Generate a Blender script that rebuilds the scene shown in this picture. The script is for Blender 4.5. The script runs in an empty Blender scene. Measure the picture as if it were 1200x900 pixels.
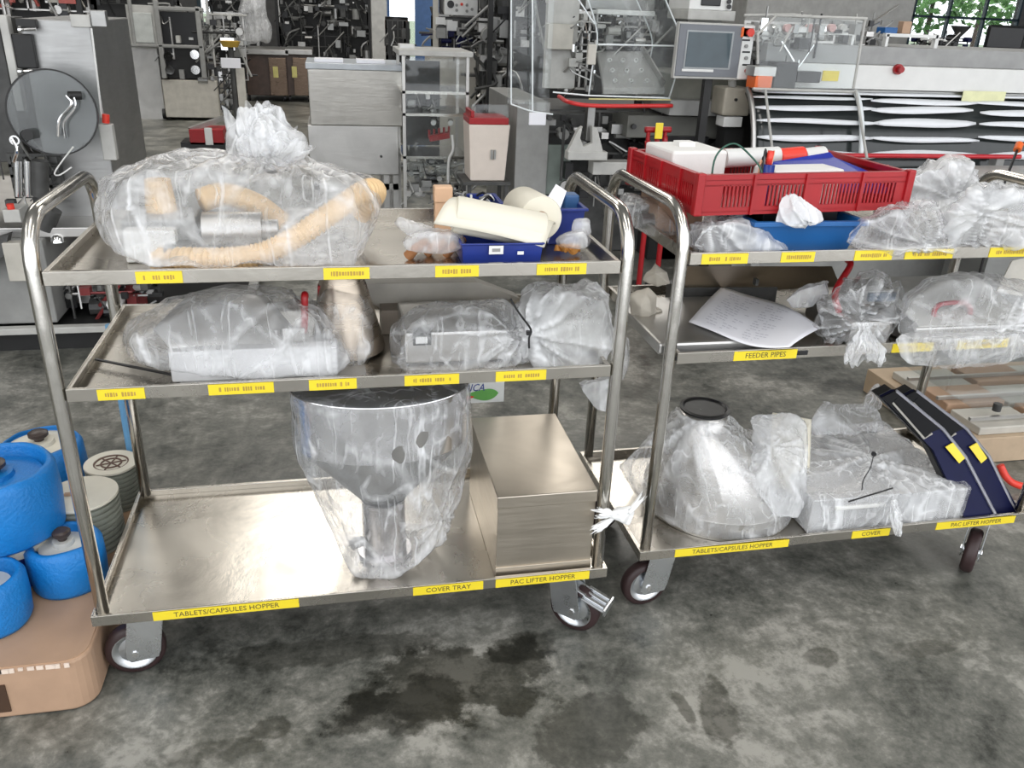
import bpy, bmesh, math, random
import numpy as np
from mathutils import Vector, Matrix, noise
from mathutils.bvhtree import BVHTree
random.seed(7); noise.seed_set(3)
PI = math.pi
scn = bpy.context.scene
col = scn.collection

# ------------------------------------------------------------------ camera
YAW, PITCH, ROLL, FOC = .2186, .424, .0429, 974.4
CAM = Vector((.528, -1.481, 1.3705))
_f = Vector((math.sin(YAW)*math.cos(PITCH), math.cos(YAW)*math.cos(PITCH), -math.sin(PITCH)))
_r = Vector((math.cos(YAW), -math.sin(YAW), 0)); _u = _r.cross(_f)
_R = _r*math.cos(ROLL) + _u*math.sin(ROLL); _U = -_r*math.sin(ROLL) + _u*math.cos(ROLL)
cd = bpy.data.cameras.new('camera'); cam = bpy.data.objects.new('camera', cd); col.objects.link(cam)
cd.sensor_fit = 'HORIZONTAL'; cd.sensor_width = 36; cd.lens = FOC/1200*36
cd.clip_start = .05; cd.clip_end = 200
cam.matrix_world = Matrix(((_R.x, _U.x, -_f.x, CAM.x), (_R.y, _U.y, -_f.y, CAM.y), (_R.z, _U.z, -_f.z, CAM.z), (0, 0, 0, 1)))
scn.camera = cam

# ------------------------------------------------------------------ world, lights, exposure
world = bpy.data.worlds.new('world'); scn.world = world; world.use_nodes = True
wn = world.node_tree.nodes; wl = world.node_tree.links
wbg = wn['Background']; wbg.inputs[0].default_value = (.94, .965, 1, 1); wbg.inputs[1].default_value = 3.1
scn.view_settings.view_transform = 'Standard'; scn.view_settings.look = 'None'
scn.view_settings.gamma = 1; scn.view_settings.use_curve_mapping = False
scn.view_settings.exposure = -0.42
try:
    scn.cycles.transparent_max_bounces = 32
    scn.cycles.max_bounces = 8
except Exception:
    pass
def area(name, loc, sx, sy, power, color, rot=(0, 0, 0)):
    l = bpy.data.lights.new(name, 'AREA'); l.shape = 'RECTANGLE'; l.size = sx; l.size_y = sy
    l.energy = power; l.color = color
    o = bpy.data.objects.new(name, l); col.objects.link(o); o.location = loc; o.rotation_euler = rot
    return o
for i, (x, y, p) in enumerate(((-3.2, -1.5, 60), (.2, -1.2, 60), (3.6, -1.5, 60), (-3.4, 7.0, 150), (.2, 7.0, 150), (3.8, 7.0, 160), (7.6, 7.0, 130), (-3.5, 12.5, 50), (1.5, 12.5, 50), (6.5, 12.5, 50))):
    area('roof_light', (x, y, 5.1), .8 if y < 4 else 1.7, 3.4, p, (1, .965, .91))

# ------------------------------------------------------------------ helpers
def P(px, py, Y=None, z=None):
    d = _f + _R*((px-600)/FOC) - _U*((py-450)/FOC)
    t = (Y-CAM.y)/d.y if Y is not None else (z-CAM.z)/d.z
    return CAM + d*t
WM = {}
def tag(o, label=None, cat=None, group=None, kind=None):
    if label: o['label'] = label
    if cat: o['category'] = cat
    if group: o['group'] = group
    if kind: o['kind'] = kind
    return o
def thing(name, label, cat, loc=(0, 0, 0), rz=0, group=None, kind=None):
    o = bpy.data.objects.new(name, None); col.objects.link(o); o.empty_display_size = .1
    o.location = loc; o.rotation_euler = (0, 0, rz)
    WM[o.name] = Matrix.Translation(loc) @ Matrix.Rotation(rz, 4, 'Z')
    return tag(o, label, cat, group, kind)
def catmull(pts, n):
    pts = [Vector(p) for p in pts]
    if len(pts) < 3:
        return [pts[0].lerp(pts[-1], i/n) for i in range(n+1)]
    q = [pts[0]*2-pts[1]] + pts + [pts[-1]*2-pts[-2]]
    out = []; m = len(pts)-1
    for i in range(n+1):
        t = i/n*m; k = min(int(t), m-1); t -= k
        a, b, c, d = q[k:k+4]
        out.append(.5*((2*b)+(c-a)*t+(2*a-5*b+4*c-d)*t*t+(3*b-a-3*c+d)*t**3))
    return out
class MB:
    def __init__(s): s.bm = bmesh.new()
    def face(s, vs, mi=0):
        try:
            f = s.bm.faces.new(vs); f.material_index = mi; return f
        except ValueError: return None
    def box(s, a, b, mi=0, M=None, bev=0):
        x0, y0, z0 = a; x1, y1, z1 = b
        co = [(x0,y0,z0),(x1,y0,z0),(x1,y1,z0),(x0,y1,z0),(x0,y0,z1),(x1,y0,z1),(x1,y1,z1),(x0,y1,z1)]
        vs = [s.bm.verts.new((M @ Vector(c)) if M else c) for c in co]
        fs = [s.face([vs[i] for i in q], mi) for q in ((3,2,1,0),(4,5,6,7),(0,1,5,4),(1,2,6,5),(2,3,7,6),(3,0,4,7))]
        if bev:
            es = list({e for f in fs for e in f.edges})
            r = bmesh.ops.bevel(s.bm, geom=es, offset=bev, segments=2, affect='EDGES', profile=.5)
            for f in r['faces']: f.material_index = mi
        return s
    def cyl(s, p0, p1, r0, r1=None, seg=16, mi=0, caps=True):
        p0 = Vector(p0); p1 = Vector(p1); r1 = r0 if r1 is None else r1
        return s.lathe([(r0, 0), (r1, (p1-p0).length)], p0, (p1-p0), seg, mi, caps)
    def lathe(s, prof, org, axis=(0, 0, 1), seg=24, mi=0, caps=True, sx=1, sy=1, closed=False):
        axis = Vector(axis).normalized(); Q = axis.to_track_quat('Z', 'Y'); org = Vector(org)
        rings = []
        for r, z in prof:
            rings.append([s.bm.verts.new(org + Q @ Vector((math.cos(2*PI*k/seg)*r*sx, math.sin(2*PI*k/seg)*r*sy, z))) for k in range(seg)])
        prs = list(zip(rings, rings[1:])) + ([(rings[-1], rings[0])] if closed else [])
        for a, b in prs:
            for k in range(seg):
                s.face((a[k], a[(k+1) % seg], b[(k+1) % seg], b[k]), mi)
        if caps and not closed:
            s.face(rings[0][::-1], mi); s.face(rings[-1], mi)
        return s
    def tube(s, pts, r, seg=10, mi=0, n=None, caps=True, raw=False):
        path = [Vector(p) for p in pts] if raw else catmull(pts, n or max(8, 6*len(pts)))
        rf = r if callable(r) else (lambda t: r)
        T = (path[1]-path[0]).normalized()
        up = Vector((0, 0, 1)) if abs(T.z) < .9 else Vector((0, 1, 0))
        N = (up - T*up.dot(T)).normalized(); rings = []
        for i, p in enumerate(path):
            T2 = (path[min(i+1, len(path)-1)] - path[max(i-1, 0)])
            T2 = T2.normalized() if T2.length > 1e-9 else T
            N = (N - T2*N.dot(T2)).normalized(); B = T2.cross(N); T = T2
            rr = rf(i/(len(path)-1))
            rings.append([s.bm.verts.new(p + N*math.cos(2*PI*k/seg)*rr + B*math.sin(2*PI*k/seg)*rr) for k in range(seg)])
        for a, b in zip(rings, rings[1:]):
            for k in range(seg): s.face((a[k], a[(k+1) % seg], b[(k+1) % seg], b[k]), mi)
        if caps: s.face(rings[0][::-1], mi); s.face(rings[-1], mi)
        return s
    def bar(s, p0, p1, w, h=None, mi=0):
        p0 = Vector(p0); p1 = Vector(p1); d = p1-p0; L = d.length; h = h or w
        Q = d.to_track_quat('Y', 'Z').to_matrix().to_4x4()
        return s.box((-w/2, 0, -h/2), (w/2, L, h/2), mi, Matrix.Translation(p0) @ Q)
    def prism(s, poly, axis, t, mi=0):
        axis = Vector(axis)
        a = [s.bm.verts.new(p) for p in poly]; b = [s.bm.verts.new(Vector(p)+axis*t) for p in poly]
        s.face(a[::-1], mi); s.face(b, mi)
        for i in range(len(poly)):
            j = (i+1) % len(poly); s.face((a[i], a[j], b[j], b[i]), mi)
        return s
    def grid(s, fn, nu, nv, mi=0):
        vs = [[s.bm.verts.new(fn(i/nu, j/nv)) for i in range(nu+1)] for j in range(nv+1)]
        for j in range(nv):
            for i in range(nu): s.face((vs[j][i], vs[j][i+1], vs[j+1][i+1], vs[j+1][i]), mi)
        return s
    def text(s, txt, M, size, mi=1, ext=.0003, width=None, shear=0):
        cu = bpy.data.curves.new('writing', 'FONT'); cu.body = txt; cu.size = size; cu.align_x = 'CENTER'; cu.align_y = 'CENTER'; cu.extrude = ext; cu.shear = shear
        cu.resolution_u = 2
        ob = bpy.data.objects.new('writing', cu); col.objects.link(ob)
        dg = bpy.context.evaluated_depsgraph_get(); dg.update()
        me = bpy.data.meshes.new_from_object(ob.evaluated_get(dg))
        xs = [v.co.x for v in me.vertices] or [0, 1]
        k = min(1, width/(max(xs)-min(xs))) if width else 1
        vs = [s.bm.verts.new(M @ Vector((v.co.x*k, v.co.y, v.co.z))) for v in me.vertices]
        for p in me.polygons: s.face([vs[i] for i in p.vertices], mi)
        bpy.data.objects.remove(ob); bpy.data.meshes.remove(me); bpy.data.curves.remove(cu)
        return s
    def build(s, name, mats, parent=None, smooth=False, local=False, label=None, bevel=0, normals=True):
        me = bpy.data.meshes.new(name)
        if normals: bmesh.ops.recalc_face_normals(s.bm, faces=s.bm.faces[:])
        if smooth:
            for f in s.bm.faces: f.smooth = True
            if smooth != 'all':
                for e in s.bm.edges:
                    if len(e.link_faces) == 2 and e.calc_face_angle(0) > .7: e.smooth = False
        s.bm.to_mesh(me); s.bm.free()
        for m in (mats if isinstance(mats, (list, tuple)) else [mats]): me.materials.append(m)
        o = bpy.data.objects.new(name, me); col.objects.link(o)
        if parent is not None:
            o.parent = parent
            if not local: me.transform(WM[parent.name].inverted())
            WM[o.name] = WM[parent.name].copy()
        elif not local:
            cs = np.array([v.co[:] for v in me.vertices]) if len(me.vertices) else np.zeros((1, 3))
            c = Vector(((cs[:, 0].min()+cs[:, 0].max())/2, (cs[:, 1].min()+cs[:, 1].max())/2, cs[:, 2].min()))
            me.transform(Matrix.Translation(-c)); o.location = c; WM[o.name] = Matrix.Translation(c)
        else:
            WM[o.name] = Matrix.Identity(4)
        if label: o['label'] = label
        if bevel:
            b = o.modifiers.new('bevel', 'BEVEL'); b.width = bevel; b.segments = 2; b.limit_method = 'ANGLE'
        return o

# ------------------------------------------------------------------ materials
def newmat(name):
    m = bpy.data.materials.new(name); m.use_nodes = True
    nt = m.node_tree; return m, nt.nodes, nt.links, nt.nodes['Principled BSDF']
def obj_noise(n, l, scale, detail=4, rough=.55, dist=0, stretch=(1, 1, 1)):
    tc = n.new('ShaderNodeTexCoord'); mp = n.new('ShaderNodeMapping'); mp.inputs['Scale'].default_value = stretch
    t = n.new('ShaderNodeTexNoise'); t.inputs['Scale'].default_value = scale; t.inputs['Detail'].default_value = detail
    t.inputs['Roughness'].default_value = rough; t.inputs['Distortion'].default_value = dist
    l.new(tc.outputs['Object'], mp.inputs[0]); l.new(mp.outputs[0], t.inputs['Vector']); return t
def ramp(n, l, src, stops):
    r = n.new('ShaderNodeValToRGB'); e = r.color_ramp.elements
    while len(e) < len(stops): e.new(.5)
    for i, (p, c) in enumerate(stops):
        e[i].position = p; e[i].color = (*c, 1) if hasattr(c, '__len__') else (c, c, c, 1)
    l.new(src, r.inputs[0]); return r
def plain(name, c, rough=.5, metal=0, var=.12, scale=12, bump=0, bscale=60, spec=.5, coat=0, emis=0):
    m, n, l, b = newmat(name)
    t = obj_noise(n, l, scale)
    r = ramp(n, l, t.outputs[0], ((.3, [max(0, x*(1-var)) for x in c]), (.7, [min(1, x*(1+var)) for x in c])))
    l.new(r.outputs[0], b.inputs['Base Color']); b.inputs['Roughness'].default_value = rough; b.inputs['Metallic'].default_value = metal
    b.inputs['Specular IOR Level'].default_value = spec; b.inputs['Coat Weight'].default_value = coat
    if emis:
        l.new(r.outputs[0], b.inputs['Emission Color']); b.inputs['Emission Strength'].default_value = emis
    if bump:
        t2 = obj_noise(n, l, bscale, 3); bp = n.new('ShaderNodeBump'); bp.inputs['Strength'].default_value = bump; bp.inputs['Distance'].default_value = .004
        l.new(t2.outputs[0], bp.inputs['Height']); l.new(bp.outputs[0], b.inputs['Normal'])
    return m
def steel(name, c=(.62, .6, .57), rough=.3, stretch=(1, 1, 12), scale=9, var=.12, bump=.06, aniso=0, rv=.1):
    m, n, l, b = newmat(name)
    b.inputs['Metallic'].default_value = 1
    t = obj_noise(n, l, scale, 5, .6, .4, stretch); t2 = obj_noise(n, l, 4, 3, .5, 1.2)
    r = ramp(n, l, t2.outputs[0], ((.25, [x*(1-var) for x in c]), (.75, [min(1, x*(1+var)) for x in c])))
    l.new(r.outputs[0], b.inputs['Base Color'])
    rr = ramp(n, l, t.outputs[0], ((.2, max(.03, rough-rv)), (.8, rough+rv))); l.new(rr.outputs[0], b.inputs['Roughness'])
    bp = n.new('ShaderNodeBump'); bp.inputs['Strength'].default_value = bump; bp.inputs['Distance'].default_value = .01
    l.new(t.outputs[0], bp.inputs['Height']); l.new(bp.outputs[0], b.inputs['Normal'])
    return m
def thin_fresnel(n, l, ior):
    '''the same reflectance from either side of a thin sheet'''
    g = n.new('ShaderNodeNewGeometry'); mr = n.new('ShaderNodeMapRange'); mr.inputs[3].default_value = ior; mr.inputs[4].default_value = 1/ior
    l.new(g.outputs['Backfacing'], mr.inputs[0]); fr = n.new('ShaderNodeFresnel'); l.new(mr.outputs[0], fr.inputs[0]); return fr
def film(name, op=.3, crease=.35, white=(.95, .96, .97), scale=16, rough=.22, gl=1.0, haze=.25, trans=.3):
    m, n, l, b = newmat(name); n.remove(b); out = n['Material Output']
    tc = n.new('ShaderNodeTexCoord')
    wq = n.new('ShaderNodeTexNoise'); wq.inputs['Scale'].default_value = 7; wq.inputs['Detail'].default_value = 4
    l.new(tc.outputs['Object'], wq.inputs['Vector'])
    mix = n.new('ShaderNodeVectorMath'); mix.operation = 'MULTIPLY_ADD'; mix.inputs[1].default_value = (.035, .035, .035)
    l.new(wq.outputs['Color'], mix.inputs[0]); l.new(tc.outputs['Object'], mix.inputs[2])
    acc = None
    # long thin fold lines running in several directions, fading in and out
    for q, (rot, sc, w, amt) in enumerate((((.3, .9, .4), scale*.55, .018, 1.0), ((1.2, .2, 2.1), scale*.8, .02, .8), ((.1, 1.3, 1.2), scale*1.5, .03, .5), ((.9, .5, 2.8), scale*.35, .012, 1.1))):
        mp = n.new('ShaderNodeMapping'); mp.inputs['Rotation'].default_value = rot; mp.inputs['Scale'].default_value = (1, .8, .09)
        l.new(mix.outputs[0], mp.inputs[0])
        v = n.new('ShaderNodeTexNoise'); v.inputs['Scale'].default_value = sc; v.inputs['Detail'].default_value = 2; v.inputs['Roughness'].default_value = .45
        l.new(mp.outputs[0], v.inputs['Vector'])
        sb = n.new('ShaderNodeMath'); sb.operation = 'SUBTRACT'; sb.inputs[1].default_value = .5; l.new(v.outputs[0], sb.inputs[0])
        ab = n.new('ShaderNodeMath'); ab.operation = 'ABSOLUTE'; l.new(sb.outputs[0], ab.inputs[0])
        mr = n.new('ShaderNodeMapRange'); mr.inputs[1].default_value = 0; mr.inputs[2].default_value = w; mr.inputs[3].default_value = amt; mr.inputs[4].default_value = 0
        mr.interpolation_type = 'SMOOTHERSTEP'; l.new(ab.outputs[0], mr.inputs[0])
        mk = n.new('ShaderNodeTexNoise'); mk.inputs['Scale'].default_value = 11+q*5; l.new(tc.outputs['Object'], mk.inputs['Vector'])
        mm = n.new('ShaderNodeMapRange'); mm.inputs[1].default_value = .42; mm.inputs[2].default_value = .62; l.new(mk.outputs[0], mm.inputs[0])
        ml = n.new('ShaderNodeMath'); ml.operation = 'MULTIPLY'; l.new(mr.outputs[0], ml.inputs[0]); l.new(mm.outputs[0], ml.inputs[1])
        if acc is None: acc = ml.outputs[0]
        else:
            a = n.new('ShaderNodeMath'); a.operation = 'ADD'; l.new(acc, a.inputs[0]); l.new(ml.outputs[0], a.inputs[1]); acc = a.outputs[0]
    big = n.new('ShaderNodeTexNoise'); big.inputs['Scale'].default_value = 9; big.inputs['Detail'].default_value = 5; big.inputs['Roughness'].default_value = .65
    l.new(mix.outputs[0], big.inputs['Vector'])
    hz = n.new('ShaderNodeMapRange'); hz.inputs[1].default_value = .38; hz.inputs[2].default_value = .72; hz.inputs[3].default_value = op; hz.inputs[4].default_value = op+haze
    l.new(big.outputs[0], hz.inputs[0])
    at = n.new('ShaderNodeAttribute'); at.attribute_name = 'crease'
    ac = n.new('ShaderNodeMath'); ac.operation = 'MULTIPLY_ADD'; ac.inputs[1].default_value = .55; l.new(acc, ac.inputs[0]); l.new(at.outputs['Fac'], ac.inputs[2])
    cr = n.new('ShaderNodeMath'); cr.operation = 'MULTIPLY'; cr.inputs[1].default_value = crease; l.new(ac.outputs[0], cr.inputs[0])
    # creases fade in and out
    cm = cr
    fac = n.new('ShaderNodeMath'); fac.operation = 'ADD'; fac.use_clamp = True; l.new(hz.outputs[0], fac.inputs[0]); l.new(cm.outputs[0], fac.inputs[1])
    hn = n.new('ShaderNodeTexNoise'); hn.inputs['Scale'].default_value = 24; hn.inputs['Detail'].default_value = 4; hn.inputs['Distortion'].default_value = 1.5
    l.new(mix.outputs[0], hn.inputs['Vector'])
    hs = n.new('ShaderNodeMath'); hs.operation = 'ADD'; l.new(hn.outputs[0], hs.inputs[0]); l.new(acc, hs.inputs[1])
    bp = n.new('ShaderNodeBump'); bp.inputs['Strength'].default_value = .4; bp.inputs['Distance'].default_value = .005
    l.new(hs.outputs[0], bp.inputs['Height'])
    tr = n.new('ShaderNodeBsdfTransparent'); tr.inputs[0].default_value = (.995, .995, 1, 1)
    df = n.new('ShaderNodeBsdfDiffuse'); df.inputs[0].default_value = (*white, 1); l.new(bp.outputs[0], df.inputs['Normal'])
    tl = n.new('ShaderNodeBsdfTranslucent'); tl.inputs[0].default_value = (*white, 1); l.new(bp.outputs[0], tl.inputs['Normal'])
    m1 = n.new('ShaderNodeMixShader'); m1.inputs[0].default_value = trans; l.new(df.outputs[0], m1.inputs[1]); l.new(tl.outputs[0], m1.inputs[2])
    m2 = n.new('ShaderNodeMixShader'); l.new(fac.outputs[0], m2.inputs[0]); l.new(tr.outputs[0], m2.inputs[1]); l.new(m1.outputs[0], m2.inputs[2])
    gs = n.new('ShaderNodeBsdfGlossy'); gs.inputs['Roughness'].default_value = rough; l.new(bp.outputs[0], gs.inputs['Normal'])
    fr = thin_fresnel(n, l, 1.5); l.new(bp.outputs[0], fr.inputs['Normal'])
    fm = n.new('ShaderNodeMath'); fm.operation = 'MULTIPLY'; fm.use_clamp = True; fm.inputs[1].default_value = gl*.75; l.new(fr.outputs[0], fm.inputs[0])
    m3 = n.new('ShaderNodeMixShader'); l.new(fm.outputs[0], m3.inputs[0]); l.new(m2.outputs[0], m3.inputs[1]); l.new(gs.outputs[0], m3.inputs[2])
    l.new(m3.outputs[0], out.inputs[0])
    return m
def glassy(name, c=(.95, .965, .965), fr_mul=1.0, tint=.028, rough=.03):
    m, n, l, b = newmat(name); n.remove(b); out = n['Material Output']
    tr = n.new('ShaderNodeBsdfTransparent'); tr.inputs[0].default_value = (*c, 1)
    df = n.new('ShaderNodeBsdfDiffuse'); df.inputs[0].default_value = (.8, .83, .84, 1)
    m0 = n.new('ShaderNodeMixShader'); t = obj_noise(n, l, 3, 3)
    r = ramp(n, l, t.outputs[0], ((.35, tint*.5), (.75, tint*1.6))); l.new(r.outputs[0], m0.inputs[0])
    l.new(tr.outputs[0], m0.inputs[1]); l.new(df.outputs[0], m0.inputs[2])
    gs = n.new('ShaderNodeBsdfGlossy'); gs.inputs['Roughness'].default_value = rough
    fr = thin_fresnel(n, l, 1.45)
    fm = n.new('ShaderNodeMath'); fm.operation = 'MULTIPLY'; fm.use_clamp = True; fm.inputs[1].default_value = fr_mul; l.new(fr.outputs[0], fm.inputs[0])
    m3 = n.new('ShaderNodeMixShader'); l.new(fm.outputs[0], m3.inputs[0]); l.new(m0.outputs[0], m3.inputs[1]); l.new(gs.outputs[0], m3.inputs[2])
    l.new(m3.outputs[0], out.inputs[0]); return m

STEEL = steel('brushed_steel')
STEEL_TUBE = steel('polished_tube', (.66, .64, .6), .2, (1, 1, 1), 20, .08, .03)
STEEL_TRAY = steel('tray_steel', (.53, .5, .45), .27, (1, 1, 1), 5, .1, .1, rv=.09)
STEEL_DARK = steel('dark_steel', (.34, .34, .33), .38)
STEEL_BOX = steel('box_steel', (.6, .54, .46), .36, (1, 1, 14), 7, .1, .05)
STEEL_SATIN = steel('satin_steel', (.55, .54, .52), .42)
ZINC = steel('zinc', (.68, .7, .72), .3, (1, 1, 1), 25, .15, .1)
CHROME = steel('chrome', (.8, .8, .8), .1, (1, 1, 1), 10, .04, 0, rv=.04)
GREY_PAINT = plain('grey_paint', (.27, .27, .26), .45)
LIGHT_PAINT = plain('light_paint', (.47, .465, .44), .4)
CREAM_PAINT = plain('cream_paint', (.5, .475, .42), .4)
WHITE_PAINT = plain('white_paint', (.72, .72, .7), .35, var=.04)
DARK_PAINT = plain('dark_paint', (.022, .022, .022), .45, spec=.35)
DARK_BODY = plain('dark_body', (.055, .055, .053), .5, var=.4)
BROWN_DARK = plain('dark_brown_body', (.07, .045, .035), .3, var=.3)
RED = plain('red_plastic', (.33, .006, .01), .35, var=.12, scale=5)
RED_PAINT = plain('red_paint', (.5, .02, .03), .3)
RED_BRIGHT = plain('bright_red', (.75, .05, .03), .35)
BLUE_DARK = plain('dark_blue_plastic', (.012, .03, .2), .35)
BLUE_BIN = plain('blue_bin_plastic', (.01, .1, .3), .4, var=.08)
BLUE_FOAM = plain('blue_foam_wrap', (.006, .19, .55), .45, var=.1, bump=.6, bscale=140)
BLUE_NAVY = plain('navy_paint', (.004, .006, .04), .5, spec=.2)
BLACK = plain('black_plastic', (.012, .012, .013), .35)
MATTE_BLACK = plain('matte_black', (.008, .008, .009), .6, spec=.15)
RUBBER = plain('dark_red_rubber', (.035, .018, .018), .5)
YELLOW = plain('yellow_label_tape', (.8, .63, .03), .35, var=.04)
INK = plain('label_ink', (.09, .07, .03), .6)
INK_SOFT = plain('faded_label_ink', (.42, .27, .05), .6)
PAPER = plain('white_paper', (.8, .8, .84), .6, var=.02)
CREAM_CARD = plain('cream_card', (.7, .66, .55), .5, var=.05, scale=4)
FOAM_WHITE = plain('white_foam', (.78, .77, .74), .7, var=.03, bump=.2)
CARDBOARD = plain('cardboard', (.43, .28, .185), .6, var=.08, bump=.1)
BROWN_SHEET = plain('brown_sheet', (.45, .34, .22), .45, var=.12)
HOSE = plain('hose_beige', (.74, .52, .28), .4, var=.08)
CERAMIC = plain('cream_ceramic', (.7, .66, .55), .45, var=.06)
FIN = plain('fin_grey_green', (.22, .23, .19), .5, var=.2)
ORANGE = plain('orange_plastic', (.85, .16, .03), .4)
GREEN = plain('green_print', (.15, .45, .1), .5)
INK_BLUE = plain('blue_print', (.02, .05, .3), .5)
RAG = plain('white_rag', (.83, .83, .82), .8, var=.04)
CLOTH = plain('grey_beige_cloth', (.5, .46, .39), .75, var=.15)
GLASS = glassy('acrylic_pane')
GLASS_EDGE = plain('acrylic_edge', (.8, .84, .85), .15, var=.02)
GLASS_SMOKE = glassy('smoked_pane', (.55, .57, .57), 1.3, .1)
SCREEN = plain('dark_screen', (.05, .075, .09), .15, var=.1)
FILM = film('clear_film', .06, .62, haze=.2)
FILM_MILK = film('milky_film', .22, .6, haze=.28)
FILM_THIN = film('thin_clear_film', .03, .6, haze=.12, gl=1.4, rough=.14)
BAG_WHITE = film('white_small_bag', .72, .25, haze=.2, gl=.4, rough=.4)

# ------------------------------------------------------------------ film bags
def ridge(p): return 1-abs(noise.noise(p))*2.2
def crumple(p, s=1.0):
    w = noise.noise_vector(p*5)*.05
    q = p+w
    v = .5*ridge(Vector((q.x*8+q.z*2, q.y*7, q.z*5-q.x*2))*s) + .34*ridge(Vector((q.x*17+3+q.z*7, q.y*12, q.z*7-q.x*5))*s) + .16*ridge(Vector((q.x*34-q.z*18, q.y*26, q.z*16+q.x*12))*s)
    return v
def hull_lump(bm, pts, level=5, amp=.012, knot=None, kamp=.016, nf=11, floor=-9, ceil=9, seed=0, relax=4, front=None, s=1.0):
    h = bmesh.new()
    for p in pts: h.verts.new(p)
    bmesh.ops.convex_hull(h, input=h.verts[:])
    loose = [v for v in h.verts if not v.link_faces]
    bmesh.ops.delete(h, geom=loose, context='VERTS')
    tree = BVHTree.FromBMesh(h)
    cs = [v.co for v in h.verts]
    lo = Vector([min(c[i] for c in cs) for i in range(3)]); hi = Vector([max(c[i] for c in cs) for i in range(3)])
    ctr = sum((f.calc_center_median()*f.calc_area() for f in h.faces), Vector())/max(1e-9, sum(f.calc_area() for f in h.faces)); half = (hi-lo)/2
    ic = bmesh.new(); bmesh.ops.create_icosphere(ic, subdivisions=level, radius=1)
    off = Vector((seed*3.1, seed*1.7, seed*.9))
    for v in ic.verts:
        d = Vector((v.co.x*half.x, v.co.y*half.y, v.co.z*half.z)).normalized()
        hit = tree.ray_cast(ctr, d)
        v.co = hit[0] if hit[0] is not None else ctr+d*.02
    for _ in range(relax): bmesh.ops.smooth_vert(ic, verts=ic.verts[:], factor=.5, use_axis_x=True, use_axis_y=True, use_axis_z=True)
    ic.normal_update()
    K = Vector(knot) if knot is not None else None
    if K is not None:
        ax = (K-ctr).normalized(); e1 = ax.orthogonal().normalized(); e2 = ax.cross(e1)
    new = []; crs = []
    for v in ic.verts:
        p = v.co+off; d = amp*(crumple(p, s)-.75)*1.3
        q_ = p+noise.noise_vector(p*4)*.03
        cv = max(0, ridge(Vector((q_.x*11+q_.z*6, q_.y*9, q_.z*3.4-q_.x*3))*s))**9*.75*max(0, min(1, .5+1.6*noise.noise(p*7)))+max(0, ridge(Vector((q_.x*9-q_.z*12, q_.y*14+4, q_.z*6+q_.x*8))*s))**9*.6*max(0, min(1, .4+1.8*noise.noise(p*8+Vector((9, 0, 0)))))
        d += amp*1.1*noise.noise(p*4.2)
        if K is not None:
            r = v.co-K; a = math.atan2(r.dot(e2), r.dot(e1)); rr = r.length
            tw = 2.0*noise.noise(Vector((rr*5, seed, 0)))
            fold = ridge(Vector((math.cos(a+tw*.15)*nf/4, math.sin(a+tw*.15)*nf/4, rr*2.5+seed)))
            d += kamp*(fold-.5)*math.exp(-rr/.22)*min(1, rr/.03)
            cv = cv*min(1, rr/.12)+max(0, fold)**5*math.exp(-rr/.16)*1.1+.5*math.exp(-rr/.02)
        new.append(v.co+v.normal*d); crs.append(min(1.5, cv))
    vs = []; lay = bm.verts.layers.float.get('crease') or bm.verts.layers.float.new('crease')
    for v, c, cv in zip(ic.verts, new, crs):
        if c.z < floor: c = Vector((c.x, c.y, floor+.0015*(1+noise.noise(c*40))))
        if c.z > ceil: c = Vector((c.x, c.y, ceil-.002*(1+noise.noise(c*40))))
        if front is not None and c.y < front: c = Vector((c.x, front+.001*noise.noise(c*50), c.z))
        nv = bm.verts.new(c); nv[lay] = cv; vs.append(nv)
    for f in ic.faces: bm.faces.new([vs[v.index] for v in f.verts])
    h.free(); ic.free()
def neck(bm, base, tip, r0, r1, waist=.008, nf=9, seed=0, rag=.03, rings=26, seg=96, flat=1.0, wt=.18):
    base = Vector(base); tip = Vector(tip); ax = tip-base; L = ax.length; Q = ax.to_track_quat('Z', 'Y')
    prev = None; lay = bm.verts.layers.float.get('crease') or bm.verts.layers.float.new('crease')
    for i in range(rings+1):
        t = i/rings; row = []
        if t < wt: r = r0+(waist-r0)*(t/wt)**.6
        else:
            u = (t-wt)/(1-wt); r = waist+(r1-waist)*(u**.7)*(1-.25*u*u)
        for k in range(seg):
            a = 2*PI*k/seg
            q = Vector((math.cos(a)*1.3, math.sin(a)*1.3, t*1.6+seed*7))
            fold = .13*math.sin(nf*a+3*noise.noise(q)) + .42*noise.noise(q*1.6) + .2*noise.noise(q*3.4) + .1*noise.noise(q*8)
            rr = r*(1+fold)
            zz = t*L + (rag*noise.noise(Vector((math.cos(a)*2.2, math.sin(a)*2.2, seed*3)))*t*1.6)
            c = Vector((math.cos(a)*rr, math.sin(a)*rr*flat, zz))
            c += noise.noise_vector(Vector((a*.6, t*3, seed)))*L*.1*t
            nv = bm.verts.new(base + Q @ c); nv[lay] = .25+max(0, fold)*.9; row.append(nv)
        if prev:
            for k in range(seg): bm.faces.new((prev[k], prev[(k+1) % seg], row[(k+1) % seg], row[k]))
        prev = row
def outline3(poly, Y, D, floorY=None, shr=.72, fshr=.93):
    """a silhouette given on the picture, set at depth Y, with its front and back set D nearer and farther"""
    cx = sum(p[0] for p in poly)/len(poly); cy = sum(p[1] for p in poly)/len(poly)
    out = []
    for q in poly:
        x, y = q[:2]
        if y > cy:
            out += [P(cx+(x-cx)*fshr, y, Y-D), P(cx+(x-cx)*.98, cy+(y-cy)*.9, Y)]
        else:
            out += [P(cx+(x-cx)*shr, cy+(y-cy)*shr*.9, Y-D), P(x, y, Y)]
        out.append(P(cx+(x-cx)*shr, cy+(y-cy)*shr, Y+D))
    return out
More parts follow.
